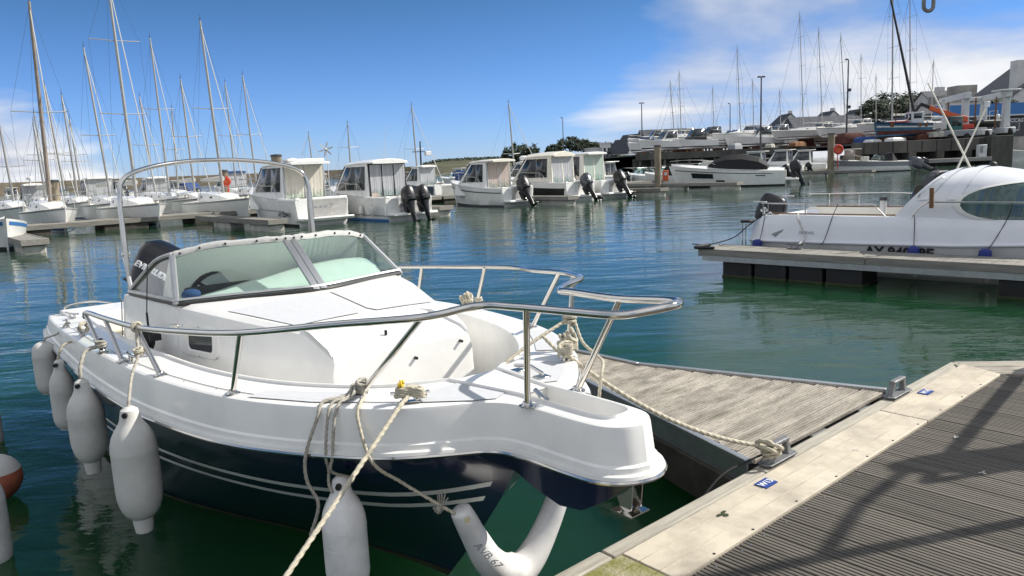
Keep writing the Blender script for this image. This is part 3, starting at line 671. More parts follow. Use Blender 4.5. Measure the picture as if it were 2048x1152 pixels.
for sg in (-1, 1):
    g = (lambda p: p) if sg > 0 else fl
    b1, b2, t1 = g(B1), g(B2), g(T1)
    edge = cat([t1, t1.lerp(b2, .32)+Vector((0,0,.045)), t1.lerp(b2, .68)+Vector((0,0,.028)), b2], 6)
    low = [b1.lerp(b2, i/(len(edge)-1)) for i in range(len(edge))]
    MB().loft([low, edge], closed=False).build('side_pane', 'glass_clear', ws)
    MB().tube(edge, .013, 6).build('windscreen_frame', 'rubber', boat)
    MB().tube([p+Vector((0, sg*.006, .016)) for p in edge], .014, 6).build('canvas_edge', 'alu', boat)
    MB().tube([b1+Vector((0,sg*.006,.018)), b2+Vector((0,sg*.006,.016))], .013, 6).build('windscreen_frame', 'alu', boat)
    MB().tube([b1+Vector((0,sg*.006,-.006)), b2+Vector((0,sg*.006,-.006))], .011, 6).build('windscreen_seal', 'rubber', boat)
    for d_ in (-.02, .016): MB().tube([b1+Vector((d_,sg*.004,-.01)), t1+Vector((d_,sg*.004,.0))], .016, 6).build('corner_post', 'alu', boat)
# canvas cover buttoned over the top of the screen and hanging down inside
rnd = random.Random(11)
cv = []
for i, p in enumerate(top):
    wv = .003*math.sin(i*.9)+.002*math.sin(i*2.1); q = 1-abs(p.y)/.75
    cv.append([p+Vector((.016,0,-.012+wv*.5)), p+Vector((.014,0,.014+wv)), p+Vector((-.012,0,.026+wv)), p+Vector((-.06,0,.012)), Vector((lerp(p.x,-3.95,.45), p.y*1.04, lerp(p.z,1.05,.35)-.02)), Vector((lerp(p.x,-3.95,.8), p.y*1.05, lerp(p.z,1.05,.75))), Vector((-3.97, p.y*1.07, 1.02))])
cvo = MB().loft(cv, closed=False).build('canvas_cover', 'canvas', boat, sharp=60)
for i in range(2, len(top), 4): p = top[i]; MB().ball(p+Vector((.018,0,.008)), .008, seg=8, rings=5).build('snap_button', 'rubber', cvo)
# dash hump, wheel, seats
hp = []
for s_, z_ in ((-.74,1.40),(-.62,1.425),(-.43,1.455),(-.2,1.495),(.0,1.53),(.2,1.555),(.45,1.57),(.60,1.565),(.70,1.535),(.76,1.42)):
    hp.append([(-3.08-.1*abs(s_), s_, 1.40), (-3.20-.1*abs(s_), s_, z_-.04), (-3.30-.08*abs(s_), s_, z_), (-3.46, s_, z_-.01), (-3.52, s_, z_-.06), (-3.55, s_, 1.1)])
MB().loft(hp, closed=False).build('dashboard', 'gel', boat, sharp=50)
wc = Vector((-3.68,-.36,1.42)); wn_ = Vector((-.80,0,.60)); wx = Vector((0,1,0)); wy = wn_.cross(wx)
sw = MB().tube([wc+wx*.185*math.cos(2*math.pi*k/32)+wy*.185*math.sin(2*math.pi*k/32) for k in range(32)], .017, 8, closed=True).build('steering_wheel', 'rubber', boat)
sp_ = MB()
for a in (90, 210, 330): sp_.tube([wc-wn_*.05, wc+wx*.18*math.cos(R(a))+wy*.18*math.sin(R(a))], .012, 6)
sp_.build('spoke', 'rubber', sw); MB().cyl(wc-wn_*.08, wc-wn_*-.03, .045).build('hub', 'rubber', sw)
ip = MB().box((-3.62,-.62,1.30),(-3.52,-.12,1.47)).build('instrument_pod', 'black_mat', boat, bevel=.02)
for k_ in range(3): MB().lathe([(.035,0),(.035,.01),(.03,.012)], 14).xf(Matrix.Translation((-3.622,-.50+.13*k_,1.40)) @ Matrix.Rotation(R(-90), 4, 'Y')).build('gauge', 'steel', ip)
MB().ball((-3.36,-.64,1.455), .045, (1.2,1.4,.8)).build('rolled_cloth', 'canvas_blue', boat)
for y in (-.45, .45):
    st = MB().box((-4.35,y-.26,.82),(-3.9,y+.26,.94)).build('helm_seat', 'gel_cream', boat, bevel=.03); MB().box((-4.25,y-.2,.48),(-4.0,y+.2,.83)).build('seat_base', 'gel', st, bevel=.02)
bn = MB().box((-5.74,-.9,.48),(-5.25,.9,.80)).build('stern_bench', 'gel', boat, bevel=.02)
for a, b in ((-.88,-.3),(-.29,.29),(.3,.88)): MB().box((-5.72,a,.803),(-5.23,b,.83)).build('bench_lid', 'gel_cream', bn, bevel=.01)
MB().box((-5.72,-.86,.87),(-5.66,.86,.96)).build('bench_back', 'gel_cream', bn, bevel=.015)
for a, b in ((-1.0,-.35),(-.33,.33),(.35,1.0)): MB().box((-6.36,a,zg(-6.2)-.02),(-5.86,b,zg(-6.0)+.012)).build('stern_hatch', 'gel', boat, bevel=.01)
MB().tube(cat([(-6.43,.95,1.02),(-6.40,.93,1.12),(-6.36,.70,1.15),(-6.36,.4,1.14)], 6), .011, 6).build('stern_grab_rail', 'steel', boat)
MB().tube(cat([(-6.43,-.95,1.0),(-6.40,-.93,1.06),(-6.36,-.70,1.08),(-6.38,-.45,1.0)], 6), .011, 6).build('stern_grab_rail', 'steel', boat)

# stainless arch
for sg in (-1, 1): 
    MB().lathe([(.035,0),(.035,.008),(.02,.012)], 12, (-4.47, sg*.765, 1.362)).build('arch_foot', 'steel', boat)
arch = cat([(-4.47,-.765,1.36),(-4.49,-.763,1.8),(-4.50,-.755,2.10),(-4.52,-.70,2.235),(-4.58,-.52,2.305),(-4.66,-.25,2.345),(-4.70,0,2.355),(-4.66,.25,2.345),(-4.58,.52,2.305),(-4.52,.70,2.235),(-4.50,.755,2.10),(-4.49,.763,1.8),(-4.47,.765,1.36)], 8)
ar = MB().tube(arch, .0185, 10).build('arch', 'steel', boat)
for sg in (-1, 1):
    MB().tube(cat([(-4.52,sg*.758,2.05),(-4.55,sg*.762,1.75),(-4.54,sg*.765,1.62),(-4.40,sg*.768,1.38)], 6), .013, 8).build('arch_brace', 'steel', ar)
    MB().cbox((-4.51,sg*.763,1.66),(.075,.05,.03)).build('arch_clamp', 'steel', ar, bevel=.006)

# bow rail and stanchions (local, starboard y negative)
rail = cat([(-3.79,-1.20,1.335),(-3.72,-1.20,1.375),(-3.3,-1.175,1.388),(-2.74,-1.125,1.403),(-2.15,-1.05,1.45),(-1.58,-.945,1.508),(-1.1,-.72,1.575),(-.75,-.50,1.616),(-.62,-.32,1.65),(-.45,-.255,1.656),(-.2,-.20,1.66),(-.01,-.155,1.664),(.07,-.09,1.678),(.115,-.0,1.69),(.07,.09,1.68),(-.01,.14,1.672),(-.30,.165,1.645),(-.62,.215,1.632),(-.74,.25,1.622),(-.84,.38,1.62),(-.93,.57,1.62),(-1.10,.68,1.61),(-1.30,.78,1.595),(-1.7,.91,1.56),(-2.1,1.05,1.53),(-2.95,1.11,1.463),(-3.66,1.13,1.405)], 8)
ral = MB().tube(rail, .0165, 10).build('bow_rail', 'steel', boat)
stp = [((-3.45,-1.185),(-3.77,-1.20,1.355)),((-3.0,-1.165),(-3.3,-1.175,1.388)),((-2.44,-1.10),(-2.74,-1.125,1.403)),((-1.745,-.955),(-1.58,-.945,1.508)),((-1.247,-.545),(-.75,-.50,1.616)),((-.526,-.155),(-.40,-.245,1.657)),((-.527,.135),(-.29,.165,1.645)),((-1.113,.64),(-1.10,.68,1.61)),((-1.75,.93),(-1.32,.785,1.593)),((-2.6,1.12),(-2.4,1.07,1.505)),((-3.45,1.15),(-3.3,1.12,1.434))]
for (a, b), tp in stp:
    s_ = MB().cyl((a, b, zg(a)), tp, .0135, seg=10).build('stanchion', 'steel', ral)
    MB().lathe([(.036,0),(.036,.004),(.024,.010),(.018,.02)], 14, (a, b, zg(a)+.002)).build('stanchion_foot', 'steel', boat)
# deck cleats
def dcleat(a, b, rz, L=.10):
    o = MB().box((-L*.55,-.017,0),(L*.55,.017,.006)).build('deck_cleat', 'steel', boat, bevel=.003); o.location = (a, b, zg(a)+.006); o.rotation_euler = (0,0,rz)
    k_ = MB(); k_.tube([(-L,0,.042),(-L*.5,0,.036),(L*.5,0,.036),(L,0,.042)], .008, 8); k_.build('horn', 'steel', o)
    for s_ in (-1, 1): MB().cyl((s_*L*.35,0,.004),(s_*L*.35,0,.036),.009,seg=8).build('cleat_post', 'steel', o)
dcleat(-.95,-.46,R(55),.085); dcleat(-.95,.46,R(-55),.085); dcleat(-2.93,-1.13,R(2),.08); dcleat(-5.05,-1.13,R(-2)); dcleat(-4.4,-1.14,0.,.08); dcleat(-5.7,-1.0,R(20)); dcleat(-5.05,1.13,0)
for a, b in ((-.80,.17),(-.98,.17)): MB().box((a-.03,b-.035,zg(a)),(a+.03,b+.035,zg(a)+.014)).build('hatch_hinge', 'steel', boat, bevel=.004)
MB().tube([(-.78,.16,1.235),(-.88,.165,1.255),(-1.0,.17,1.235)], .009, 6).build('hatch_handle', 'steel', boat)

for x_ in (-5.6,-4.9,-4.2): MB().lathe([(.022,0),(.022,.003),(.012,.005)], 12, (x_, -1.09+.02*(x_ < -5), zg(x_)+.001)).build('rod_holder', 'steel', boat)
MB().lathe([(.03,0),(.03,.004),(.022,.006)], 14, (-4.05,-1.10,zg(-4.05)+.001)).build('filler_cap', 'black_mat', boat)
for sg in (-1, 1):
    for k_ in range(14):
        x_ = -5.2+k_*.3; MB().lathe([(.005,0),(.004,.0015)], 6, (x_, sg*(interp(OUT, x_)-.09), zg(x_)+.001)).build('deck_screw', 'steel', boat)
    for a_, b_ in ((-.17,-.085),(.17,-.085),(-.17,.085),(.17,.085),(0,-.088),(0,.088)): MB().lathe([(.006,0),(.004,.002)], 6).xf(Matrix.Translation((-2.86+a_, sg*(side_y(-2.86+a_,1.235+b_)+.012), 1.235+b_)) @ Matrix.Rotation(R(90)*sg*-1, 4, 'X')).build('frame_screw', 'ink_grey', boat)
MB().tube([Vector((p.x, p.y*1., zg(p.x)+.004)) for p in off_path([Vector((q.x, -q.y, 0)) for q in oA[14:]], -.105)], .0022, 4).build('deck_seam', 'ink_grey', boat)
MB().tube([(-4.655,-.868,.56),(-4.655,-.80,1.30)], .004, 4).build('locker_seam', 'ink_grey', boat)
for i_ in range(8): 
    p_ = full[20+i_*18 if 20+i_*18 < len(full) else -1]; MB().ball(p_+Vector((0,0,-.006)), .0055, seg=6, rings=4).build('rail_screw', 'steel', rr_)
# outboard motor
def outboard(parent, loc, s_, cowl, rz=0., tilt=0., txt=None, leg='black'):
    """cowling with leg and gearcase hung below; motor faces aft along -x"""
    RG = []
    for q, hx, hy, ox in ((0,.19,.15,0),(.04,.27,.185,0),(.18,.295,.20,.0),(.34,.29,.192,-.005),(.47,.265,.168,-.02),(.545,.225,.135,-.03),(.575,.17,.10,-.035),(.585,.08,.05,-.04)):
        RG.append([(ox+hx*c_*(1 if c_ < 0 else .92), hy*sn_, q) for c_, sn_ in [(math.copysign(abs(math.cos(2*math.pi*k/24))**.58, math.cos(2*math.pi*k/24)), math.copysign(abs(math.sin(2*math.pi*k/24))**.58, math.sin(2*math.pi*k/24))) for k in range(24)]])
    o = MB().loft(RG).build('outboard_motor', cowl, parent, sharp=35)
    o.location = loc; o.rotation_euler = (0, tilt, rz); o.scale = (s_, s_, s_)
    MB().loft([[(ox+hx*math.copysign(abs(math.cos(a))**.7, math.cos(a)), hy*math.copysign(abs(math.sin(a))**.7, math.sin(a)), z_) for a in [2*math.pi*k/16 for k in range(16)]] for z_, hx, hy, ox in ((.0,.20,.15,0),(-.14,.15,.11,.0),(-.35,.115,.065,-.02),(-.70,.10,.05,-.03),(-.75,.10,.045,-.03))]).build('leg', leg, o, sharp=35)
    MB().box((-.34,-.09,-.77),(.12,.09,-.755)).build('cavitation_plate', leg, o, bevel=.005)
    MB().tube([(-.26,0,-.93),(-.1,0,-.94),(.1,0,-.93),(.17,0,-.92)], lambda q: .055*(1-.5*abs(q-.4)), 10).build('gearcase', leg, o)
    MB().prism([(-.12,-.77),(.06,-.77),(.02,-1.06),(-.08,-1.10)], -.02, .02).build('skeg', leg, o)
    pr = MB()
    for k in range(3):
        a = 2*math.pi*k/3; pr.loft([[(-.29+d1, r_*math.cos(a+w_)*1., -.93+r_*math.sin(a+w_)) for d1, w_ in ((-.03,-.35),(.03,.35))] for r_ in (.03,.09,.15)], closed=False)
    pr.build('propeller', 'dark_grey', o)
    MB().box((.16,-.11,-.32),(.33,.11,.10)).build('bracket', leg, o, bevel=.02)
    if txt:
        for sg in (-1, 1): text('lettering', txt, .078, 'white_ink', o, basis((-.02, sg*.204, .37), (1 if sg < 0 else -1, 0, -.0), (0, -sg*.30, 1)), .006, shear=.25, bold=.003)
    MB().box((-.285,-.19,.145),(.26,.19,.165)).build('cowling_band', 'dark_grey' if cowl != 'grey_cowl' else 'black', o, bevel=.004)
    return o
om = outboard(boat, (-6.80,-.04,.92), 1.10, 'black', rz=R(38), tilt=R(26), txt='EVINRUDE')
MB().box((-6.62,-.4,.55),(-6.43,.4,.92)).build('engine_bracket', 'gel', boat, bevel=.02)
# ================================================================== fenders and lines on the navy boat
def fender(name, label, loc, Lh, r, neck=True, nip=True, material='fender', group=None, tiltv=(0,0)):
    t_ = thing(name, label, 'fender', loc, 0, group); t_.rotation_euler = (*tiltv, 0)
    body = Lh*(.80 if neck else .96); zb = -Lh+(.09 if nip else 0)
    prof = []
    if nip: prof += [(.022, -Lh), (.042, -Lh+.012), (.048, -Lh+.05)]
    else: prof += [(.03, zb)]
    for k in range(7): a = R(90*k/6); prof.append((max(.05, r*(.35+.65*math.sin(a))), zb+(.16 if r > .1 else .10)*(1-math.cos(a))))
    if neck: up_ = [(1.,-.36),(1.,-.245),(1.012,-.235),(1.,-.225),(.97,-.19),(.89,-.155),(.74,-.122),(.58,-.096),(.47,-.072),(.42,-.045),(.37,-.018),(.15,0)]
    else: up_ = [(1.,-.20),(1.,-.125),(1.012,-.118),(1.,-.11),(.95,-.07),(.82,-.035),(.55,-.01),(.2,0)]
    prof += [(r*a, z_) for a, z_ in up_]
    MB().lathe(prof, 28).build('body', material, t_, sharp=30)
    if neck:
        for s_ in (1,): MB().tube([(0, -.055, -.035), (0, .055, -.035)], .014, 8).build('eye', 'rubber', t_)
    MB().cyl((0,0,-Lh*.5), (0,0,-Lh*.5+.003), r*1.006, seg=28).build('seam', material, t_)
    return t_
FT = 'fenders hung along the navy hull'
fd = [((-5.22,-1.30,.965), .43, .088, False, False, 'slim grey fender hung at the navy boat stern corner'),
      ((-4.40,-1.31,.965), .52, .085, True, False, 'grey fender with black eye hole next to the stern fender'),
      ((-3.40,-1.33,1.02), .62, .105, True, True, 'fat grey fender hung from the aftmost rail stanchion'),
      ((-2.34,-1.29,1.075), .69, .112, True, True, 'biggest grey fender hung from a knotted cord on the rail')]
for p, L, r, nk, npp, lb in fd: fender('fender', lb, bw(p), L, r, nk, npp, 'fender', FT)
f5 = fender('fender', 'scuffed white fender hung below the bow cleat', bw((-1.165,-.715,.885)), .64, .098, True, True, 'fender_white', FT, (R(0), R(0)))
# V shaped bow fender
vb = thing('bow_fender', 'white V shaped bow fender with inked letters hung under the stem', 'fender', bw((-.84,0,0)), BT)
vp = cat([(.02,-.325,.715),(.02,-.30,.66),(.005,-.235,.53),(.0,-.165,.40),(.005,-.085,.315),(.01,0,.285),(.01,.085,.325),(.015,.165,.42),(.03,.24,.56),(.05,.30,.72)], 6)
MB().tube(vp, lambda q: interp([(0,.030),(.03,.047),(.2,.058),(.4,.078),(.5,.092),(.6,.078),(.8,.062),(.97,.05),(1,.03)], q), 18).build('body', 'fender_white', vb)
MB().cyl((.05,-.30,.675),(.075,-.325,.68),.012,seg=8).build('eyelet', 'steel', vb)
text('lettering', 'AVB 67', .058, 'ink_faint', vb, basis((.075,-.222,.472), (.15,.60,-.80), (.55,.4,.5)), .0008)

# ---- ropes
def rope(name, label, pts, r=.011, material='rope', step=.008, group=None):
    o = rope_mb(pts, r, step).build(name, material, sharp=180); return tag(o, label, 'rope', group)
B = lambda x, y, z: bw((x, y, z))
def sag(a, b, s_, n=14): a, b = Vector(a), Vector(b); return [a.lerp(b, i/n)-Vector((0,0,s_*4*(i/n)*(1-i/n))) for i in range(n+1)]
def coil(c, ax, R_, turns, wob, seed, k=14, length=.0):
    c = Vector(c); ax = Vector(ax).normalized(); x_ = ax.orthogonal().normalized(); y_ = ax.cross(x_); rn = random.Random(seed); out = []
    for i in range(int(turns*k)+1):
        a = 2*math.pi*i/k; rr = R_*(1+wob*math.sin(a*2.7+seed)); out.append(c+x_*math.cos(a)*rr+y_*math.sin(a)*rr+ax*(length*i/(turns*k)-length/2+wob*R_*.8*math.sin(a*.63+seed*2)))
    return out
# stern line leading off across the near corner to the pontoon the camera stands on
e_ = Vector((-1.33, 1.66, .55)); a_ = B(-.95,-.46,zg(-.95)+.045)
d_end = at_z(548, 1186, .62)
zd_ = .83
for _ in range(1):
    d_end = at_z(548, 1186, zd_); la = BM.inverted() @ a_; le = BM.inverted() @ d_end
    for k_ in range(400):
        q_ = la.lerp(le, k_/400)
        if -q_.y > interp(OUT, q_.x)-.03: break
    via = bw((q_.x, q_.y, zg(min(0,q_.x))+.016)); dd_ = d_end-via
    kk = (-.045-(via-D0).dot(E2))/dd_.dot(E2); E_ = via+dd_*kk
rope('mooring_line', 'taut cream mooring line crossing in front of the white fender', [a_, a_.lerp(via,.5)+Vector((0,0,-.004)), via]+sag(via, E_, .004)[1:], .0095)
cleat((E_-D0).dot(E1), 'cast cleat below the taut cream line on the near pontoon edge')
# coil made up on the starboard bow cleat
cl = Vector((-.95,-.46,zg(-.95)+.035)); dr = Vector((math.cos(R(55)), math.sin(R(55)), 0))
fig = []
for k_ in range(64):
    a = 2*math.pi*k_/16; q = k_/64
    fig.append(cl+dr*(.066-.012*q)*math.sin(a)+dr.cross(Vector((0,0,1)))*.014*math.sin(2*a)+Vector((0,0,.004+.040*q-.012*abs(math.sin(a)))))

rope('mooring_line', 'cream rope made up in turns on the starboard bow cleat', [bw(p) for p in cat(fig, 2)], .0085, step=.005)
tp = MB().tube([bw(p) for p in coil(cl+dr*-.035+Vector((0,0,.052)), dr, .0125, 2, .05, 1, length=.02)], .006, 6).build('whipping_tape', 'yellow'); tag(tp, 'yellow tape bound round the rope on the bow cleat', 'tape')
# bow line to the dock cleat
c1 = D0+E1*1.66+E2*-.03+Vector((0,0,.60)); s1 = B(-.95,.46,zg(-.95)+.045)
rope('mooring_line', 'thick twisted bow line from port cleat to the pontoon cleat', sag(s1, c1, .10, 24)+[c1+p for p in ()], .0115, step=.007)
lp = coil(D0+E1*1.655+E2*-.045+Vector((0,0,.60)), (.45,.35,.9), .062, 2.6, .16, 4, length=.05)+coil(D0+E1*1.67+E2*-.045+Vector((0,0,.565)), Vector((-.2,.3,1)), .045, 3, .12, 8, length=.05)
rope('mooring_line', 'rope turns thrown over the horn of the pontoon cleat', cat(lp, 2), .0105, step=.007)
tl_ = cat([D0+E1*1.62+E2*-.02+Vector((0,0,.56)), D0+E1*1.5+E2*.03+Vector((0,0,.53)), D0+E1*1.35+E2*.06+Vector((0,0,.50)), D0+E1*1.2+E2*.075+Vector((0,0,.42)), D0+E1*1.1+E2*.07+Vector((0,0,.36))], 6)
tag(MB().tube(tl_, .006, 6).build('rope_tail', 'rope_dark'), 'thin dark cord trailing from the pontoon cleat to the edge', 'rope')
# coil on the port bow cleat and up the stanchion
pc = Vector((-.97,.50,zg(-.95)+.04)); fig = []
for k_ in range(70):
    a = 2*math.pi*k_/14; q = k_/70; dd = Vector((math.cos(R(-55)), math.sin(R(-55)), 0)); fig.append(pc+dd*.085*math.sin(a)+dd.cross(Vector((0,0,1)))*.035*math.sin(2*a+.4)+Vector((0,0,.05*q+.012*math.cos(a*3))))
fig += coil(pc+Vector((-.05,.05,.05)), (.6,.6,.5), .035, 4, .15, 6, length=.09)
rope('mooring_line', 'tangled rope turns heaped on the port bow cleat', [bw(p) for p in cat(fig, 2)], .0085, step=.007)
rope('rope_tail', 'slack rope end from the port cleat over the bow edge', [bw(p) for p in cat([(-1.07,.655,1.36),(-.98,.62,1.27),(-.86,.60,1.225),(-.74,.52,1.222),(-.68,.44,1.17),(-.69,.42,1.0),(-.80,.50,.98)], 8)], .008)
kn = coil((-1.112,.655,1.37), (0,.1,1), .028, 4, .22, 2, length=.05)
rope('lashing', 'beige rope knot tied round the port bow stanchion', [bw(p) for p in cat(kn, 2)], .008)
rope('rope_tail', 'rope end slanting from the stanchion knot down into the bow well', [bw(p) for p in cat([(-1.11,.63,1.37),(-1.12,.45,1.31),(-1.13,.30,1.25),(-1.14,.20,1.19),(-1.16,.17,1.05)], 8)], .009)
rope('rope_tail', 'short loop of rope hanging from the slanting bow rope', [bw(p) for p in cat([(-1.12,.46,1.315),(-1.04,.46,1.27),(-.99,.47,1.235)], 8)], .009)
# lashing at the foot of the bow stanchion, fender ropes
b3 = Vector((-1.247,-.545,zg(-1.247)))
rope('lashing', 'grey knotted lashing at the foot of the raked bow stanchion', [bw(p) for p in cat(coil(b3+Vector((.02,0,.04)), (.5,.05,.9), .023, 5, .22, 5, length=.06), 2)], .008, 'rope_grey')
def edge_pt(x, off, z_):                             # a point outside the starboard topsides at station x
    h = interp(OUT, x); t_ = Vector((.02, -(interp(OUT, x+.01)-interp(OUT, x-.01)), 0)).normalized(); n_ = Vector((t_.y, -t_.x, 0))
    if n_.y > 0: n_ = -n_
    p = Vector((x, -h, 0))+n_*off; return (p.x, p.y, z_)
dk = lambda x, y: (x, y, zg(x)+.014)
rope('rope_tail', 'loose grey rope tail dangling over the bow topsides', [bw(p) for p in cat([b3+Vector((-.02,-.02,.05)), dk(-1.24,-.62), edge_pt(-1.205,-.05,zg(-1.2)+.012), edge_pt(-1.21,.0,zg(-1.2)-.05), edge_pt(-1.245,.045,1.0), edge_pt(-1.25,.045,.88), edge_pt(-1.225,.02,.76), edge_pt(-1.28,.005,.60)], 10)], .0075, 'rope_grey')
for k_, dx in enumerate((-.014, .014)):
    rope('fender_rope', ['grey rope strand to the white fender eye', 'second rope strand to the white fender eye'][k_], [bw(p) for p in cat([b3+Vector((dx,-.03,.05)), dk(-1.20+dx,-.62), edge_pt(-1.15+dx,-.05,zg(-1.15)+.012), edge_pt(-1.15+dx,.003,zg(-1.15)-.05), edge_pt(-1.155+dx,.03,1.0), (-1.165+dx,-.76,.92), (-1.165+dx,-.715+.05*(k_*2-1),.86), (-1.165-dx,-.715+.05*(k_*2-1),.825)], 8)], .0065, 'rope_grey')
rope('fender_rope', 'cream rope running down from the bow lashing to the V fender', [bw(p) for p in cat([b3+Vector((.02,-.01,.05)), dk(-1.16,-.57), edge_pt(-1.05,-.05,zg(-1.05)+.012), edge_pt(-1.04,.0,zg(-1.05)-.04), edge_pt(-.99,.03,.985), (-.95,-.53,.86), (-.88,-.42,.76), (-.80,-.335,.685)], 8)], .0075)
fr_ = []
for k_ in range(5):
    a = R(40+30*k_); fr_.append(MB().tube([bw(p) for p in cat([(-.86,-.40,.72), (-.86+.02*math.cos(a),-.40+.03*math.sin(a)*.4,.75), (-.86+.05*math.cos(a),-.40+.02,.75+.05*math.sin(a))], 5)], .0035, 5))
m_ = MB(); [m_.add(q.v, q.f) for q in fr_]; m_.tube([bw(p) for p in cat(coil((-.865,-.405,.725),(.5,.4,-.5),.014,2.5,.2,9,length=.03),2)], .008, 7)
tag(m_.build('rope_knot', 'rope_grey'), 'frayed knot in the rope just above the V fender', 'rope')
def rig(pts, lb, r=.008, mt='rope_grey'): rope('fender_rope', lb, [bw(p) for p in cat(pts, 8)], r, mt)
rig([(-5.05,-1.13,zg(-5.05)+.05),(-5.12,-1.2,1.03),(-5.18,-1.27,1.0),(-5.22,-1.30,.96)], 'grey cord from the stern cleat to the slim fender', .007)
rig([(-4.4,-1.10,zg(-4.4)+.05),(-4.42,-1.18,1.085),(-4.40,-1.27,1.06),(-4.40,-1.31,.98),(-4.40,-1.31,.93)], 'pale cord from the gunwale cleat to the eye holed fender', .009, 'rope')
rope('lashing', 'pale rope heaped on the cleat above the eye holed fender', [bw(p) for p in cat(coil((-4.4,-1.12,zg(-4.4)+.06),(1,.2,.3),.030,3.5,.25,7,length=.06), 2)], .008)
rig([(-3.47,-1.185,1.19),(-3.47,-1.27,1.175),(-3.43,-1.31,1.12),(-3.40,-1.33,1.06),(-3.40,-1.33,.99)], 'dark olive cord from the aftmost stanchion to the fat fender', .011)
rope('lashing', 'olive cord wound round the aftmost stanchion foot', [bw(p) for p in cat(coil((-3.46,-1.187,1.20),(0,0,1),.024,4,.2,3,length=.04), 2)], .008, 'rope_grey')
rig([(-2.70,-1.125,1.42),(-2.66,-1.145,1.36),(-2.60,-1.16,1.28),(-2.52,-1.22,1.19),(-2.38,-1.27,1.13),(-2.34,-1.29,1.08),(-2.34,-1.29,1.04)], 'knotted cord from the rail to the biggest fender', .008)
rope('lashing', 'cord knot halfway up the stanchion above the biggest fender', [bw(p) for p in cat(coil((-2.61,-1.155,1.29),(.3,-.2,.9),.018,4,.3,4,length=.035), 2)], .0065)
rope('lashing', 'white cord hitched on the starboard rail tube', [bw(p) for p in cat(coil((-2.72,-1.125,1.405),(1,.05,.05),.024,3,.15,4,length=.03), 2)], .007)
rope('lashing', 'rope bundle tied on the port rail beyond the cabin roof', [bw(p) for p in cat(coil((-2.75,1.15,1.23),(.6,.4,.4),.032,4,.3,4,length=.08), 2)], .010)
rope('lashing', 'short rope hitch at the port stanchion foot', [bw(p) for p in cat(coil((-2.56,1.115,1.24),(.1,.1,1),.024,3,.2,4,length=.05), 2)], .009)
# neighbours at the left edge of the water
l1 = at_z(8, 1118, 0); fl1 = fender('fender', 'long white fender dipping in the water beside the orange buoy', (l1.x-.06, l1.y, .60), .68, .105, True, False, 'fender_white'); 
l2 = at_z(12, 985, .05); by = thing('mooring_buoy', 'round orange and cream mooring buoy behind the white fender', 'buoy', (l2.x-.06, l2.y, .16))
MB().ball((0,0,0), .17, seg=24, rings=14).build('float', 'buoy', by); 
MB().lathe([(.1715*math.cos(R(a)), .1715*math.sin(R(a))) for a in (18, 30, 45, 60, 75, 88)], 24).build('top_cap', 'fender', by)
l3 = at_z(0, 885, 0); fender('fender', 'grey fender end showing above the orange buoy', (l3.x-.09, l3.y, .35), .45, .11, False, False, 'fender')
# the neighbouring boat they hang from (outside the picture, still moored there)

# ================================================================== white cabin boat on the right
RB = thing('cabin_boat', 'white rounded cabin boat with oval window lying behind the finger', 'boat', F2, T2)
YC = 2.40
def rbhb(x): return interp([(.15,.55),(.22,.85),(.35,1.12),(.6,1.25),(1.2,1.31),(2.5,1.34),(5,1.30),(6.5,1.0),(7.6,.45),(8.1,0.02)], x)
def rbzr(x): return interp([(.1,.55),(4,.60),(8.1,.82)], x)
def rbzg(x): return interp([(.15,.62),(.28,.80),(.45,.96),(.6,1.03),(1.0,1.06),(3.4,1.05),(4.5,1.02),(8.1,1.12)], x)
xs = [.15,.18,.22,.28,.35,.45,.6,.8,1.2,1.8,2.5,3.2,4,5,5.8,6.5,7.1,7.6,7.9,8.1]
for part, prof, mt in (('hull', lambda x: [(.0, -.45), (.62, -.3), (.88, .0), (.93, .10), (1.0, rbzr(x)-.02)], 'gel_old'), ):
    rg = [[(x, YC-rbhb(x)*f, z_) for f, z_ in prof(x)]+[(x, YC+rbhb(x)*f, z_) for f, z_ in prof(x)[::-1]] for x in xs]
    rbh = MB().loft(rg).build(part, mt, RB, sharp=45)
rg = []
for x in xs:
    h = rbhb(x); z1 = rbzg(x); zb = rbzr(x); hi = max(.02, h-.30)
    zi = z1-.02 if x < .7 or x > 3.3 else .50
    pr = [(h, zb), (h*1.0-.01, zb+.05), (h-.05, lerp(zb, z1, .6)), (h-.10, z1-.05), (h-.15, z1), (hi, z1+.005), (max(.01, hi-.02), z1-.02), (max(.01, hi-.05), zi)]
    rg.append([(x, YC-a, z_) for a, z_ in pr]+[(x, YC+a, z_) for a, z_ in pr[::-1]])
MB().loft(rg).build('deck_moulding', 'gel_blue', RB, sharp=40)
for sg in (-1, 1):
    MB().tube([(x, YC+sg*(rbhb(x)+.012), rbzr(x)+.012) for x in xs], .030, 8).build('rubbing_strake', 'gel_blue', RB)
    MB().box((.75, YC+sg*1.03-.02, 1.065), (3.1, YC+sg*1.03+.045, 1.085)).build('wood_capping', 'wood_trim', RB, bevel=.006)
MB().box((.6, YC-1.0, .44), (3.4, YC+1.0, .5)).build('cockpit_sole', 'gel_cream', RB)
MB().box((.62, YC+.95, .5), (3.3, YC+1.0, 1.06)).build('cockpit_lining', 'gel_cream', RB)
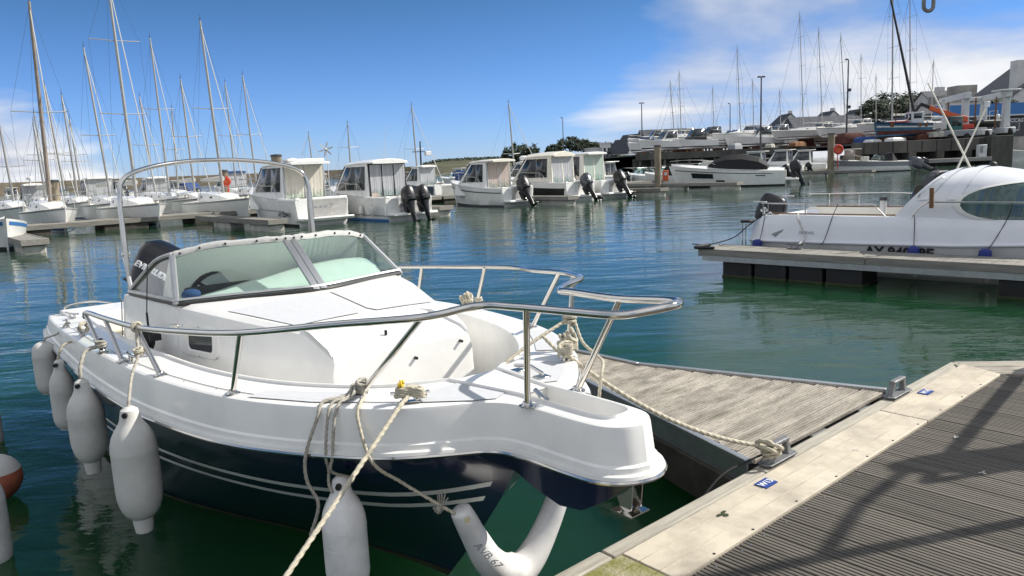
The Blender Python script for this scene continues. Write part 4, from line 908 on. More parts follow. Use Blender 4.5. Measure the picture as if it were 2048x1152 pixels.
# cabin dome
CS = [(2.95,1.13,1.80),(3.25,1.14,1.83),(3.6,1.15,1.845),(4.0,1.16,1.84),(4.5,1.15,1.79),(5.0,1.12,1.70),(5.5,1.05,1.57),(6.0,.93,1.42),(6.5,.76,1.28),(7.0,.52,1.17),(7.3,.3,1.12)]
ZB = 1.0
def shear(z_, x): return max(0, (z_-ZB))*.82*max(0, 1-(x-2.95)/1.6)
def cabs(x, a):
    hw = interp([(s_[0], s_[1]) for s_ in CS], x); zt = interp([(s_[0], s_[2]) for s_ in CS], x); e_ = 2/2.6
    c_, n_ = math.cos(a), math.sin(a); y_ = -hw*math.copysign(abs(c_)**e_, c_); z_ = ZB+(zt-ZB)*abs(n_)**e_; return (x+shear(z_, x), YC+y_, z_)
rg = [[cabs(x, math.pi*j/28) for j in range(29)] for x in [2.95, 3.0, 3.1, 3.25, 3.45, 3.6, 3.8, 4.0, 4.25, 4.5, 4.75, 5., 5.25, 5.5, 5.75, 6., 6.25, 6.5, 6.75, 7., 7.3]]
rc = MB().loft(rg, closed=False).build('cabin', 'gel_blue', RB, sharp=60)
# raised roof ribs
for x0, w_ in ((3.1, .16), (3.62, .20)):
    MB().loft([[(lambda p: (p[0], YC+(p[1]-YC)*1.012, p[2]+.018*math.sin(a)))(cabs(x, a)) for a in [math.pi*(.10+.80*j/24) for j in range(25)]] for x in (x0, x0+.03, x0+w_, x0+w_+.03)], closed=False).build('roof_rib', 'gel_blue', rc)
def cabside(x, z_, off):
    xi = x-shear(z_, x-.3*max(0, z_-ZB)); hw = interp([(s_[0], s_[1]) for s_ in CS], xi); zt = interp([(s_[0], s_[2]) for s_ in CS], xi)
    q = min(.999, max(0, (z_-ZB)/(zt-ZB))); return (x, YC-hw*(1-q**2.6)**(1/2.6)-off, z_)
def oval(x0, x1, z0, z1, off, n=40, shr=1.):
    cx_, cz_ = (x0+x1)/2, (z0+z1)/2; out = []
    for k_ in range(n):
        a = 2*math.pi*k_/n; rx = (x1-x0)/2*shr; rz_ = (z1-z0)/2*shr; px = cx_+rx*math.copysign(abs(math.cos(a))**.85, math.cos(a)); pz = cz_+rz_*math.copysign(abs(math.sin(a))**.8, math.sin(a))*(1 if math.sin(a) < 0 else 1.) ; pz += .06*(px-cx_)*(1 if math.sin(a) > 0 else 0)
        out.append((px, pz))
    return out
def patch(o_, off, name, mt, par):
    cx_ = sum(p[0] for p in o_)/len(o_); cz_ = sum(p[1] for p in o_)/len(o_)
    rings = [[cabside(lerp(cx_, a, q), lerp(cz_, b, q), off) for a, b in o_] for q in (.02, .25, .5, .75, 1)]
    return MB().loft(rings, True, True, False).build(name, mt, par)
ov = oval(3.98, 6.05, 1.0, 1.62, 0)
cx_, cz_ = 5.015, 1.31
rings = [[cabside(lerp(cx_, a, q), lerp(cz_, b, q), o_) for a, b in ov] for q, o_ in ((1.08, .004), (1.075, .022), (1.0, .024), (.985, .010))]
wf = MB().loft(rings, True, False, False).build('window_frame', 'gel_old', RB)
patch([(lerp(cx_, a, .99), lerp(cz_, b, .99)) for a, b in ov], .006, 'curtain', 'curtain_dark', wf)
patch(ov, .016, 'window_pane', 'glass_clear', wf)
for xx, w_ in ((4.22,.05),(4.36,.03),(4.72,.06),(4.80,.03),(5.2,.05)):
    MB().loft([[cabside(xx+d_+.12*(z_-1.1), z_, .009) for d_ in (0, w_)] for z_ in [1.08+.04*k_ for k_ in range(12)]], closed=False).build('curtain_stripe', 'hull_blue', wf)
# rails, posts, small fittings
MB().tube(cat([(3.30,1.18,1.06),(3.42,1.16,1.22),(3.55,1.15,1.30),(3.75,1.14,1.315),(5.5,1.15,1.315),(7.0,1.5,1.33)], 8), .014, 8).build('grab_rail', 'steel', RB)
st_ = MB().tube(cat([(.55,YC-1.05,1.27),(.72,YC-1.12,1.275),(2.0,YC-1.14,1.275),(2.62,YC-1.12,1.27),(2.70,YC-1.12,1.20),(2.85,YC-1.12,1.06)], 8), .013, 8).build('stern_rail', 'steel', RB)
MB().tube(cat([(.55,YC+1.0,1.33),(.8,YC+1.08,1.335),(2.6,YC+1.10,1.335),(2.85,YC+1.10,1.10)], 8), .013, 8).build('stern_rail', 'steel', RB)
for xx, s_ in ((.58,-1.06),(.70,-1.10),(1.45,-1.13),(1.0,1.07),(1.6,1.09),(2.2,1.09)): MB().cyl((xx,YC+s_,1.04),(xx,YC+s_,1.28 if s_ < 0 else 1.34),.011,seg=8).build('rail_post', 'steel', st_)
for y_, z_ in ((YC-1.0,1.285),(YC+.2,1.33)): MB().box((.35,y_-.02,z_),(.62,y_+.02,z_+.02)).build('flat_bracket', 'white_paint', RB)
MB().cyl((2.62,YC-.55,.5),(2.62,YC-.55,1.30),.055).build('rod_post', 'gel_old', RB)
MB().cyl((2.62,YC-.55,1.30),(2.62,YC-.55,1.36),.07).build('post_collar', 'dark_grey', RB)
sm = outboard(RB, (2.75,YC+.75,1.20), .42, 'black', rz=R(120), tilt=R(-55))
om2 = outboard(RB, (.12,YC+.05,.78), 1.05, 'black', rz=R(15), tilt=R(22), txt=None)
text('lettering', 'SUZ', .15, 'white_ink', om2, basis((-.05,-.198,.22), (1,0,-.35), (.35,0,1)), .003, shear=.2, bold=.008)
MB().cyl((3.62,1.10,1.22),(3.615,1.09,1.55),.035).build('horn', 'wood_trim', RB); MB().cbox((3.62,1.12,1.33),(.07,.06,.05)).build('horn_clamp', 'steel', RB, bevel=.008)
for p_, q_ in (((3.30,YC-1.02,1.36),(3.68,YC-.85,1.70)),): MB().tube(cat([p_, (3.40,YC-1.09,1.45), (3.6,YC-.98,1.66), q_], 6), .012, 6).build('grab_handle', 'steel', rc)
MB().ball((4.15,YC+.1,1.86), .07, (1,1,.9)).build('vent_cowl', 'rubber', rc)
MB().cyl((.22,YC-1.2,.40),(.22,YC-1.2,.92),.012,seg=6).build('ladder', 'steel', RB); MB().cyl((.30,YC-1.22,.40),(.30,YC-1.22,.88),.012,seg=6).build('ladder', 'steel', RB)
MB().box((.2,YC-1.25,.9),(.4,YC-1.05,.95)).build('ladder_top', 'rubber', RB, bevel=.01)
text('registration', 'AY 94078F', .24, 'ink', RB, basis((3.15,YC-1.333,.46), (1,0,0), (0,-.13,1)), .002, bold=.008)
text('maker_name', 'DORVAL', .075, 'ink_grey', RB, basis((1.55,YC-1.31+.008,.75), (1,0,.0), (0,.12,1)), .001)
for (x0, z0, s_) in ((.85,.68,1.25),(.95,.40,.8)):        # swept bird-wing emblem on the quarter
    P = cat([(0,0,0),(.25,.10,0),(.52,.17,0),(.54,.135,0),(.30,.055,0),(.16,-.03,0),(.13,-.09,0)], 5)
    MB().add([(x0+p.x*s_, YC-rbhb(1.2)-.004+(.045 if z0 > .6 else .035)+max(0,p.y)*.12*(1 if z0 > .6 else 0), z0+p.y*s_+.02) for p in P], [tuple(range(len(P)))]).build('wing_emblem', 'ink_grey', RB)
# poles crossed over the roof
pa = [Vector((4.02,YC-.15,1.84)), Vector((3.55,YC+.5,2.95))]
for (q0, q1), yy in ((((1948,334),(1856,166)), 2.2), (((1912,330),(1974,212)), 2.7)):
    o3 = F2+Matrix.Rotation(T2, 3, 'Z') @ Vector((0, yy, 0)); n3 = Matrix.Rotation(T2, 3, 'Z') @ Vector((0,1,0))
    P = []
    for q in (q0, q1): d = ray(*q); P.append(EYE+d*((o3-EYE).dot(n3)/d.dot(n3)))
    t_ = MB().cyl(P[0]+Vector((0,0,-.12)), P[1], .018, .013, 8).build('boat_pole', 'gel_cream'); tag(t_, ['pale pole leaning left over the white cabin roof' , 'pale pole leaning right over the white cabin with block head'][yy > 2.5], 'pole')
    t_.data.materials[0] = MT['pole'] if 'pole' in MT else MT['gel_cream']
    if yy > 2.5: hd_ = MB().cbox(P[1]+Vector((0,0,.03)), (.07,.07,.10)).build('pole_head', 'white_paint', t_, bevel=.01)
# stowed grey dinghy with its engine, aft of the cabin
dg = thing('stowed_dinghy', 'grey folded dinghy with outboard strapped behind the white cabin', 'dinghy', F2+Matrix.Rotation(T2, 3, 'Z') @ Vector((3.02,YC+.35,1.28)), T2)
rg = [[(x+.55*(z_), y_*k_, z_) for x, y_ in ((-.10,-.42),(.06,-.44),(.10,0),(.06,.44),(-.10,.42),(-.16,0))] for z_, k_ in ((-.15,.9),(.0,1.),(.25,1.),(.42,.85),(.50,.6))]
MB().loft(rg).build('folded_tube', 'dark_grey', dg, sharp=30, bevel=.03)
MB().lathe([(.10,0),(.10,.004),(.085,.005)], 20).xf(Matrix.Translation((.06,-.44,.16)) @ Matrix.Rotation(R(90), 4, 'X')).build('round_badge', 'float_side', dg)
od = outboard(dg, (-.12,.15,.62), .40, 'grey_cowl', rz=R(60), tilt=R(-70))
for k_, (xa, lb) in enumerate(((.95,'black cord from the stern rail to the first blue fender'),(2.02,'black cord from the stern rail down to the finger cleat'),(3.28,'black cord from the grab rail foot to the middle blue fender'),(4.75,'black cord from the rail past the oval window to a blue fender'))):
    R3 = Matrix.Rotation(T2, 3, 'Z'); f_ = lambda x, y, z_: F2+R3 @ Vector((x, y, z_))
    top_ = [(.68,YC-1.10,1.27),(2.05,YC-1.14,1.27),(3.32,1.17,1.10),(4.75,1.15,1.31)][k_]; xb = [.62,1.85,3.42,4.45][k_]
    gx, gz = (top_[0]+xb)/2, rbzg(xb)
    yb = YC-rbhb(xb)-.03
    pts = cat([top_, (lerp(top_[0],xb,.3), YC-rbhb(xb)+.10, gz+.0), (lerp(top_[0],xb,.75), yb, rbzr(xb)+.06), (xb, yb-.06, .55)], 6)
    tag(MB().tube([f_(*p) for p in pts], .006, 6).build('mooring_line', 'rope_dark'), lb, 'rope')
    if k_ != 1:
        t_ = thing('fender', {0:'small blue topped fender at the stern of the white cabin boat',2:'blue topped fender over the registration letters',3:'blue topped fender below the oval window'}[k_], 'fender', f_(xb, yb-.09, .60), T2, 'blue topped fenders')
        MB().lathe([(.06,-.52),(.085,-.46),(.085,-.14),(.075,-.12)], 16).build('body', 'gel_old', t_); MB().lathe([(.09,-.15),(.095,-.10),(.085,-.03),(.04,0)], 16).build('top_cap', 'fender_blue', t_)
R3 = Matrix.Rotation(T2, 3, 'Z')
rope('mooring_line', 'white mooring line from the cabin boat deck to the finger cleat', [F2+R3 @ Vector(p) for p in cat([(1.28,YC-1.06,1.08),(1.35,YC-1.22,1.0),(1.55,YC-1.36,.66),(1.6,.72,.60),(1.6,.62,.575)], 6)], .012, 'canvas', step=.02)
tag(MB().tube([F2+R3 @ Vector(p) for p in cat([(.60,YC-1.05,1.05),(.35,YC-1.2,.85),(.15,.95,.62),(-.1,.45,.53),(-.3,.2,.56)], 6)], .011, 6).build('mooring_line', 'rope_dark'), 'black mooring line from the stern of the cabin boat to the finger end', 'rope')
# ================================================================== boats of the far row
HD = A1+math.pi/2                                   # heading of boats lying bow away
def hull_rings(L, Bm, fa, ff, rake, tr=.92, n=16):
    out = []
    for i in range(n+1):
        t_ = i/n; hb = Bm/2*(lerp(tr, 1, min(1, t_/.35))*(1-max(0, (t_-.35)/.65)**2.3)); zs = lerp(fa, ff, t_**1.6)
        pr = [(.0, -.32, 1.), (.70, -.18, .9), (lerp(.90, .30, max(0,(t_-.4)/.6)), 0.0, .55), (lerp(.95, .55, max(0,(t_-.4)/.6)), zs*.42, .3), (lerp(.99, .86, max(0,(t_-.4)/.6)), zs*.82, .08), (1., zs, 0.)]
        row = [(t_*L-rake*rk*t_**3, hb*f, z_) for f, z_, rk in pr]
        out.append([(x, -y, z_) for x, y, z_ in row]+[(x, y, z_) for x, y, z_ in row[::-1]])
    return out
def hbeam(L, Bm, x, tr=.92): t_ = max(0, min(1, x/L)); return Bm/2*(lerp(tr, 1, min(1, t_/.35))*(1-max(0, (t_-.35)/.65)**2.3))
def sheer(L, fa, ff, x): return lerp(fa, ff, max(0, min(1, x/L))**1.6)
def band(L, Bm, fa, ff, rake, f0, f1, name, mt, par, off=.012, tr=.92, x0=0., x1=.97, sides=(-1, 1)):
    mb = MB()
    for sg in sides:
        rows = []
        for i in range(17):
            t_ = lerp(x0, x1, i/16); hb = hbeam(L, Bm, t_*L, tr); zs = sheer(L, fa, ff, t_*L); r_ = []
            for f in (f0, f1):
                k_ = interp([(0, lerp(.90,.30,max(0,(t_-.4)/.6))), (.42, lerp(.95,.55,max(0,(t_-.4)/.6))), (.82, lerp(.99,.86,max(0,(t_-.4)/.6))), (1, 1.)], f); rk = interp([(0,.55),(.42,.3),(.82,.08),(1,0)], f)
                r_.append((t_*L-rake*rk*t_**3, sg*(hb*k_+off), zs*f))
            rows.append(r_)
        k = MB().loft(rows, closed=False); mb.add(k.v, k.f)
    return mb.build(name, mt, par)
def pane(par, pts, name='window', mt='glass_smoke'): return MB().add(pts, [tuple(range(len(pts)))]).build(name, mt, par, solid=.012)
def wavy(par, x, y0, y1, z0, z1, mt, n=18, amp=.014, ph=0.):
    return MB().loft([[(x+amp*math.sin(ph+j*1.9)*(.6+.4*math.sin(j*.7)), lerp(y0, y1, j/n), z_) for j in range(n+1)] for z_ in (z0, lerp(z0, z1, .5), z1)], closed=False).build('curtain', mt, par, sharp=180)
def cruiser(label, corner, Bm, L, fa, ff, xa, xf, zt, hw, ov=.45, door=('curtain', 2), cabm='gel', motors=0, mm='black', boot='dark_grey', group=None, roofm='gel', frame='alu', winm='glass_smoke', tilt=20, stripe=None, plat=True, name='cabin_cruiser', arch_roof=.08, wl=None, txt=None, mh=.78, ms=1.15):
    c = at_z(*corner, 0); left = Vector((math.cos(HD+math.pi/2), math.sin(HD+math.pi/2), 0)); O = c-left*Bm*.43
    t_ = thing(name, label, 'boat', (O.x, O.y, 0), HD)
    hl = MB().loft(hull_rings(L, Bm, fa, ff, .9)).build('hull', 'gel', t_, sharp=45)
    if boot: band(L, Bm, fa, ff, .9, .0, .09, 'boot_stripe', boot, hl)
    if stripe: band(L, Bm, fa, ff, .9, *stripe[:2], 'hull_band', stripe[2], hl, x0=.02)
    xs_ = [xa-.1+(L-xa-.05)*i/10 for i in range(11)]
    MB().loft([[(x, -hbeam(L,Bm,x)+.02, sheer(L,fa,ff,x)+.01), (x, 0, sheer(L,fa,ff,x)+.07), (x, hbeam(L,Bm,x)-.02, sheer(L,fa,ff,x)+.01)] for x in xs_], closed=False).build('foredeck', 'gel', t_)
    for sg in (-1, 1): MB().loft([[(x, sg*(hbeam(L,Bm,x)+.015), sheer(L,fa,ff,x)-.03), (x, sg*(hbeam(L,Bm,x)), sheer(L,fa,ff,x)+.05), (x, sg*(hbeam(L,Bm,x)-.20), sheer(L,fa,ff,x)+.05), (x, sg*(hbeam(L,Bm,x)-.22), .42)] for x in [0, xa*.25, xa*.5, xa*.75, xa]], closed=False).build('coaming', 'gel', t_)
    h0 = hbeam(L, Bm, 0)
    MB().box((.0, -h0+.02, .2), (.22, h0*.45, fa+.10)).build('transom', 'gel', t_, bevel=.04); MB().box((.02, h0*.80, .2), (.22, h0-.02, fa+.10)).build('transom', 'gel', t_, bevel=.04)
    MB().box((.1, -h0+.15, .36), (xa, h0-.15, .42)).build('cockpit_sole', 'gel_cream', t_)
    if plat: MB().box((-.55, -h0*.95, .22), (.03, h0*.95, .36)).build('swim_platform', 'gel', t_, bevel=.05)
    zd = sheer(L, fa, ff, xa)*.55; zdd = sheer(L, fa, ff, xa)+.05
    poly = [(xa, zd), (xa+.10, zt), (xf-1.15, zt-.02), (xf-.1, zdd+.35), (xf+.35, zdd), (xf+.35, zd)]
    tum = .10
    cb_ = MB().cabin(poly, hw, zd, tum).build('cabin', cabm, t_, bevel=.05)
    W = lambda z_, o=.012: hw-tum*(z_-zd)+o
    zs0, zs1 = zdd+.28, zt-.16
    for sg in (-1, 1):
        m0 = lerp(xa+.35, xf-.9, .45)
        for a, b, a2, b2 in ((xa+.35, m0-.02, xa+.38, m0-.02), (m0+.02, xf-.35, m0+.02, xf-1.2)):
            pane(cb_, [(a, sg*W(zs0), zs0), (b, sg*W(zs0), zs0), (b2, sg*W(zs1), zs1), (a2, sg*W(zs1), zs1)], 'side_window', winm)
    # sloping windscreen panes
    for y0, y1 in ((-hw+.12, -.03), (.03, hw-.12)):
        f_ = lambda q, y: (lerp(xf-.1, xf-1.15, q)+.03, y*(1-.06*q), lerp(zdd+.35, zt-.02, q)+.02)
        pane(cb_, [f_(.08, y0), f_(.08, y1), f_(.9, y1), f_(.9, y0)], 'windscreen', winm)
    # aft doors with curtains behind the glass
    cur, nd = door; y0, y1 = -hw+.16, hw-.16; zb, zc = zd+.08, zt-.10
    sl_ = lambda z_: xa+.10*(z_-zd)/(zt-zd)
    for k_ in range(nd):
        a, b = lerp(y0, y1, k_/nd)+.025, lerp(y0, y1, (k_+1)/nd)-.025
        w_ = wavy(cb_, xa-.035, a, b, zb, zc, cur, ph=k_*1.3)
        pane(cb_, [(xa-.062, a, zb), (xa-.062, b, zb), (xa-.062+.09, b, zc), (xa-.062+.09, a, zc)], 'door_pane', 'glass_clear')
    for k_ in range(nd+1): y = lerp(y0, y1, k_/nd); MB().loft([[(sl_(z_)-.10, y-.03, z_), (sl_(z_)-.03, y-.03, z_), (sl_(z_)-.03, y+.03, z_), (sl_(z_)-.10, y+.03, z_)] for z_ in (zb-.04, zc+.04)]).build('door_frame', frame, cb_)
    for z_ in (zb-.03, zc+.03): MB().box((sl_(z_)-.09, y0-.03, z_-.03), (sl_(z_)-.02, y1+.03, z_+.03)).build('door_frame', frame, cb_)
    # roof
    rf = []
    for x in [xa-ov, xa-ov+.06, xa+.2, (xa+xf)/2-.5, xf-1.2, xf-.95]:
        e_ = .0 if xa-ov < x < xf-1. else .05; dz_ = -.05 if x > xf-1.25 else (-.03 if x == xa-ov else 0)
        w_ = W(zt, .06)-e_
        rf.append([(x, -w_, zt-.03+dz_), (x, -w_+.02, zt+.03+dz_), (x, -w_*.6, zt+.03+arch_roof*.7+dz_), (x, 0, zt+.03+arch_roof+dz_), (x, w_*.6, zt+.03+arch_roof*.7+dz_), (x, w_-.02, zt+.03+dz_), (x, w_, zt-.03+dz_)])
    rfo = MB().loft(rf).build('roof', roofm, t_, sharp=35)
    for sg in (-1, 1):
        P = [(x, sg*(hbeam(L,Bm,x)-.08), sheer(L,fa,ff,x)+.55-(.45 if i == 0 else 0)) for i, x in enumerate([xa+.2, xa+.6, xa+1.4, (xa+L)/2+.3, L*.85, L*.96])]+[(L+.02, 0, ff+.60)]
        rl = MB().tube(cat(P, 5), .014, 6).build('bow_rail', 'steel', t_)
        for x in [xa+.7+(L*.92-xa-.7)*i/4 for i in range(5)]: MB().cyl((x, sg*(hbeam(L,Bm,x)-.08), sheer(L,fa,ff,x)), (x, sg*(hbeam(L,Bm,x)-.08), sheer(L,fa,ff,x)+.53), .011, seg=6).build('rail_post', 'steel', rl)
    for k_ in range(motors):
        y = 0 if motors == 1 else (-.38, .38)[k_]
        outboard(t_, (-.62, y, mh), ms, mm, tilt=R(tilt))
    return t_
def aerial(px, py0, py1, Y, label):
    a, b = at_y(px[0], py0, Y), at_y(px[1], py1, Y); tag(MB().cyl(a, b, .012, .006, 5).build('whip_aerial', 'white_paint'), label, 'aerial')
c1_ = cruiser('big white cruiser with cream curtains and open transom gate', (598,454), 2.75, 7.6, 1.12, 1.6, 1.55, 5.0, 2.72, 1.12, ov=.75, door=('curtain',2), boot='black_mat', winm='glass_smoke')
text('registration', 'AY E29413', .28, 'ink', c1_, basis((1.15,1.285,.50), (-1,.02,0), (0,.05,1)), .003, bold=.006)
text('boat_name', 'Graine de Sel', .17, 'ink_grey', c1_, basis((-.004,.25,.80), (0,-1,0), (0,0,1)), .003, shear=.4)
P = [(0, (.13 if k % 2 == 0 else .035)*math.cos(R(90+45*k)), (.13 if k % 2 == 0 else .035)*math.sin(R(90+45*k))) for k in range(8)]
MB().add([(-.006, -.18-y*.7-.25, .86+z_*.7) for x, y, z_ in P], [tuple(range(8))]).build('star_emblem', 'ink_grey', c1_)
MB().add([(.012, -1.10, .80), (.012, -.96, .80), (.012, -1.02, 1.0)], [(0,1,2)]).build('sail_emblem', 'ink', c1_)
band(7.6, 2.75, 1.12, 1.6, .9, .55, .58, 'hull_line', 'ink_grey', c1_, x0=.15)
rd = MB().lathe([(.16,0),(.20,.03),(.20,.10),(.10,.14)], 14, (2.6,0,2.85)).build('radar_dome', 'gel', c1_)
MB().box((1.2,-.9,2.80),(1.9,.9,2.92)).build('roof_spoiler', 'gel', c1_, bevel=.05)
MB().box((-.62,-1.2,.30),(-.5,1.2,.38)).build('platform_edge', 'gel', c1_, bevel=.03)
c2_ = cruiser('white cruiser with pale grey curtains and two black outboards', (777,443), 2.7, 7.2, 1.0, 1.5, 1.7, 5.0, 2.62, 1.13, ov=.35, door=('curtain_grey',3), motors=2, boot='blue_paint', frame='rubber', arch_roof=.14, mh=.80, ms=1.25, tilt=22)
MB().box((1.62,.55,.65),(1.66,.95,1.25)).build('rose_panel', 'curtain_rose', c2_)
band(7.2, 2.7, 1.0, 1.5, .9, .22, .26, 'hull_line', 'ink_grey', c2_)
for k_, xx in enumerate((.9, 1.9)):
    p = c2_.matrix_basis @ Vector((xx, 1.42, .75)); fender('fender', ['short pale fender on the twin engine cruiser quarter', 'pale fender amidships on the twin engine cruiser'][k_], p, .55, .10, True, True, 'gel_old')
c3_ = cruiser('small white pilothouse boat with rose curtains and one outboard', (1008,414), 2.5, 6.2, .98, 1.45, 1.6, 4.2, 2.52, 1.0, ov=.55, door=('curtain_rose',2), motors=1, winm='glass_dark', tilt=32, mh=.86, ms=1.35, stripe=(.74,.79,'ink'), roofm='gel_cream')
c4_ = cruiser('white cruiser with black band and cream arched roof', (1135,403), 2.7, 7.0, 1.05, 1.5, 1.5, 4.9, 2.70, 1.08, ov=.25, door=('curtain_grey',2), motors=1, mm='grey_cowl', winm='glass_dark', tilt=34, mh=.86, ms=1.3, stripe=(.28,.72,'black'), roofm='gel_cream', frame='gel_cream', arch_roof=.22, cabm='gel_cream')
c5_ = cruiser('white fishing cruiser with green curtains and raked black outboard', (1205,397), 2.6, 6.8, 1.0, 1.5, 1.7, 4.8, 2.75, 1.06, ov=.4, door=('curtain_green',2), motors=1, tilt=36, mh=.92, ms=1.35, roofm='gel', frame='gel_cream')
cp = cruiser('old white wheelhouse workboat with dark blue hull', (872,398), 2.4, 6.6, .95, 1.35, 2.4, 4.6, 2.45, .85, ov=.3, door=('curtain_grey',2), boot=None, stripe=(.12,.98,'navy_mid'), winm='glass_dark', plat=False, name='workboat')
MB().cyl((3.2,0,2.5),(3.15,0,4.4),.07,.05).build('mast', 'black_mat', cp); MB().cyl((3.0,-.7,3.6),(3.3,.7,3.6),.03).build('yard', 'black_mat', cp); MB().cbox((3.0,-.55,3.45),(.25,.5,.35)).build('radar', 'white_paint', cp, bevel=.05)
cl_ = cruiser('small white cabin boat with green trim at the end of the walkway', (52,437), 2.2, 5.6, .85, 1.25, 1.7, 3.5, 2.35, .78, ov=.35, door=('curtain_grey',1), boot='black_mat', winm='glass_dark', plat=False)
MB().cyl((2.4,0,2.4),(2.4,0,2.75),.03).build('dome_post', 'white_paint', cl_); MB().lathe([(.05,2.7),(.20,2.72),(.22,2.85),(.12,2.95)],14,(2.4,0,0)).build('radar_dome', 'white_paint', cl_)
cw = cruiser('white wheelhouse boat with wide grey curtained back behind the yacht', (183,428), 2.5, 6.2, .9, 1.3, 1.2, 3.8, 2.65, 1.05, ov=.25, door=('curtain_grey',3), winm='glass_dark', plat=False)
cx2 = cruiser('white cabin boat with dark windscreen seen between the yacht masts', (305,418), 2.5, 6.0, .9, 1.3, 1.5, 4.0, 2.5, 1.0, ov=.3, door=('curtain_grey',2), winm='glass_dark', plat=False)
cz = cruiser('white cruiser with green windscreen and navy canopy by the life ring', (470,405), 2.8, 7.5, 1.1, 1.6, 2.2, 5.0, 2.75, 1.1, ov=.2, door=('curtain_grey',2), winm='teal', roofm='canvas_blue', plat=False)
ck = cruiser('blue hulled boat between the two big cruisers', (735,398), 2.4, 6.0, .9, 1.3, 2.4, 4.0, 2.0, .8, ov=.2, door=('curtain_grey',1), boot=None, stripe=(.1,.98,'blue_paint'), plat=False)
cq = cruiser('small white pilothouse with radar behind the rose curtained boat', (1072,388), 2.3, 5.6, .9, 1.3, 1.6, 3.6, 2.45, .85, ov=.3, door=('curtain_grey',2), winm='glass_dark', plat=False)
MB().lathe([(.2,2.6),(.34,2.62),(.36,2.85),(.2,2.95)],14,(2.3,0,0)).build('radar_dome', 'gel', cq)
aerial((602,615), 320, 258, 38, 'long whip aerial on the cream curtained cruiser'); aerial((768,772), 322, 247, 38, 'thin aerial on the twin engine cruiser roof'); aerial((872,855), 320, 270, 50, 'slanting whip aerial on the blue hulled workboat')
# wind turbine on a pole behind the first cruiser
p = at_y(653, 299, 46); wt_ = thing('wind_generator', 'small white six bladed wind generator on a pole', 'wind generator', (p.x, p.y, 0))
MB().cyl((0,0,.4),(0,0,p.z),.03,.025,8).build('pole', 'white_paint', wt_); MB().ball((0,-.1,p.z),.11,(1,1.6,1)).build('hub', 'white_paint', wt_)
for k in range(6):
    a = R(60*k+15); MB().loft([[(r_*math.cos(a)+w_*math.sin(a), -.22+s_*.03, p.z+r_*math.sin(a)-w_*math.cos(a)) for w_, s_ in ((-wd,0),(wd,1))] for r_, wd in ((.06,.03),(.25,.05),(.46,.03))], closed=False).build('blade', 'white_paint', wt_)

# ---- day cruiser with black canopy
c = at_z(1612, 369, 0)
dc = thing('day_cruiser', 'grey white day cruiser with black canopy and long dark hull windows', 'boat', (c.x-1.0, c.y+1.2, 0), R(158))
L, Bm, fa, ff = 8.4, 2.8, 1.05, 1.65
dh = MB().loft(hull_rings(L, Bm, fa, ff, 1.2)).build('hull', 'gel', dc, sharp=45)
band(L, Bm, fa, ff, 1.2, 0, .10, 'boot_stripe', 'black_mat', dh); band(L, Bm, fa, ff, 1.2, .80, .84, 'hull_line', 'ink', dh, x0=.1, x1=.95)
for x0, x1, f0, f1 in ((.60,.80,.48,.74),(.50,.58,.30,.40),(.16,.24,.66,.72)): band(L, Bm, fa, ff, 1.2, f0, f1, 'hull_window', 'glass_dark', dh, off=.02, x0=x0, x1=x1, sides=(1,)); band(L, Bm, fa, ff, 1.2, f0, f1, 'hull_window', 'glass_dark', dh, off=.02, x0=x0, x1=x1, sides=(-1,))
MB().loft([[(x, -hbeam(L,Bm,x)+.03, sheer(L,fa,ff,x)+.02), (x, -hbeam(L,Bm,x)*.55, sheer(L,fa,ff,x)+.18), (x, hbeam(L,Bm,x)*.55, sheer(L,fa,ff,x)+.18), (x, hbeam(L,Bm,x)-.03, sheer(L,fa,ff,x)+.02)] for x in [.1+8.1*i/10 for i in range(11)]], closed=False).build('deck', 'gel', dc)
cv = [[(x, -w_, z0), (x, -w_*.9, lerp(z0,z1,.65)), (x, -w_*.5, z1), (x, w_*.5, z1), (x, w_*.9, lerp(z0,z1,.65)), (x, w_, z0)] for x, w_, z0, z1 in ((1.2,1.1,1.15,1.5),(1.8,1.2,1.2,2.0),(3.0,1.2,1.25,2.35),(4.2,1.15,1.3,2.30),(5.0,1.0,1.4,1.95),(5.4,.8,1.5,1.65))]
MB().loft(cv).build('canopy', 'canvas_black', dc, sharp=25)
for sg in (-1, 1): MB().tube(cat([(4.6,sg*.95,1.5),(5.6,sg*.9,1.95),(7.2,sg*.55,2.05),(8.3,sg*.1,2.0)],5), .016, 6).build('bow_rail', 'steel', dc)
MB().box((-.9,-1.2,.35),(.05,1.2,.5)).build('swim_platform', 'gel', dc, bevel=.05)
outboard(dc, (-.75,.4,.95), 1.35, 'black', tilt=R(22)); outboard(dc, (-.75,-.4,.95), 1.35, 'black', tilt=R(22))

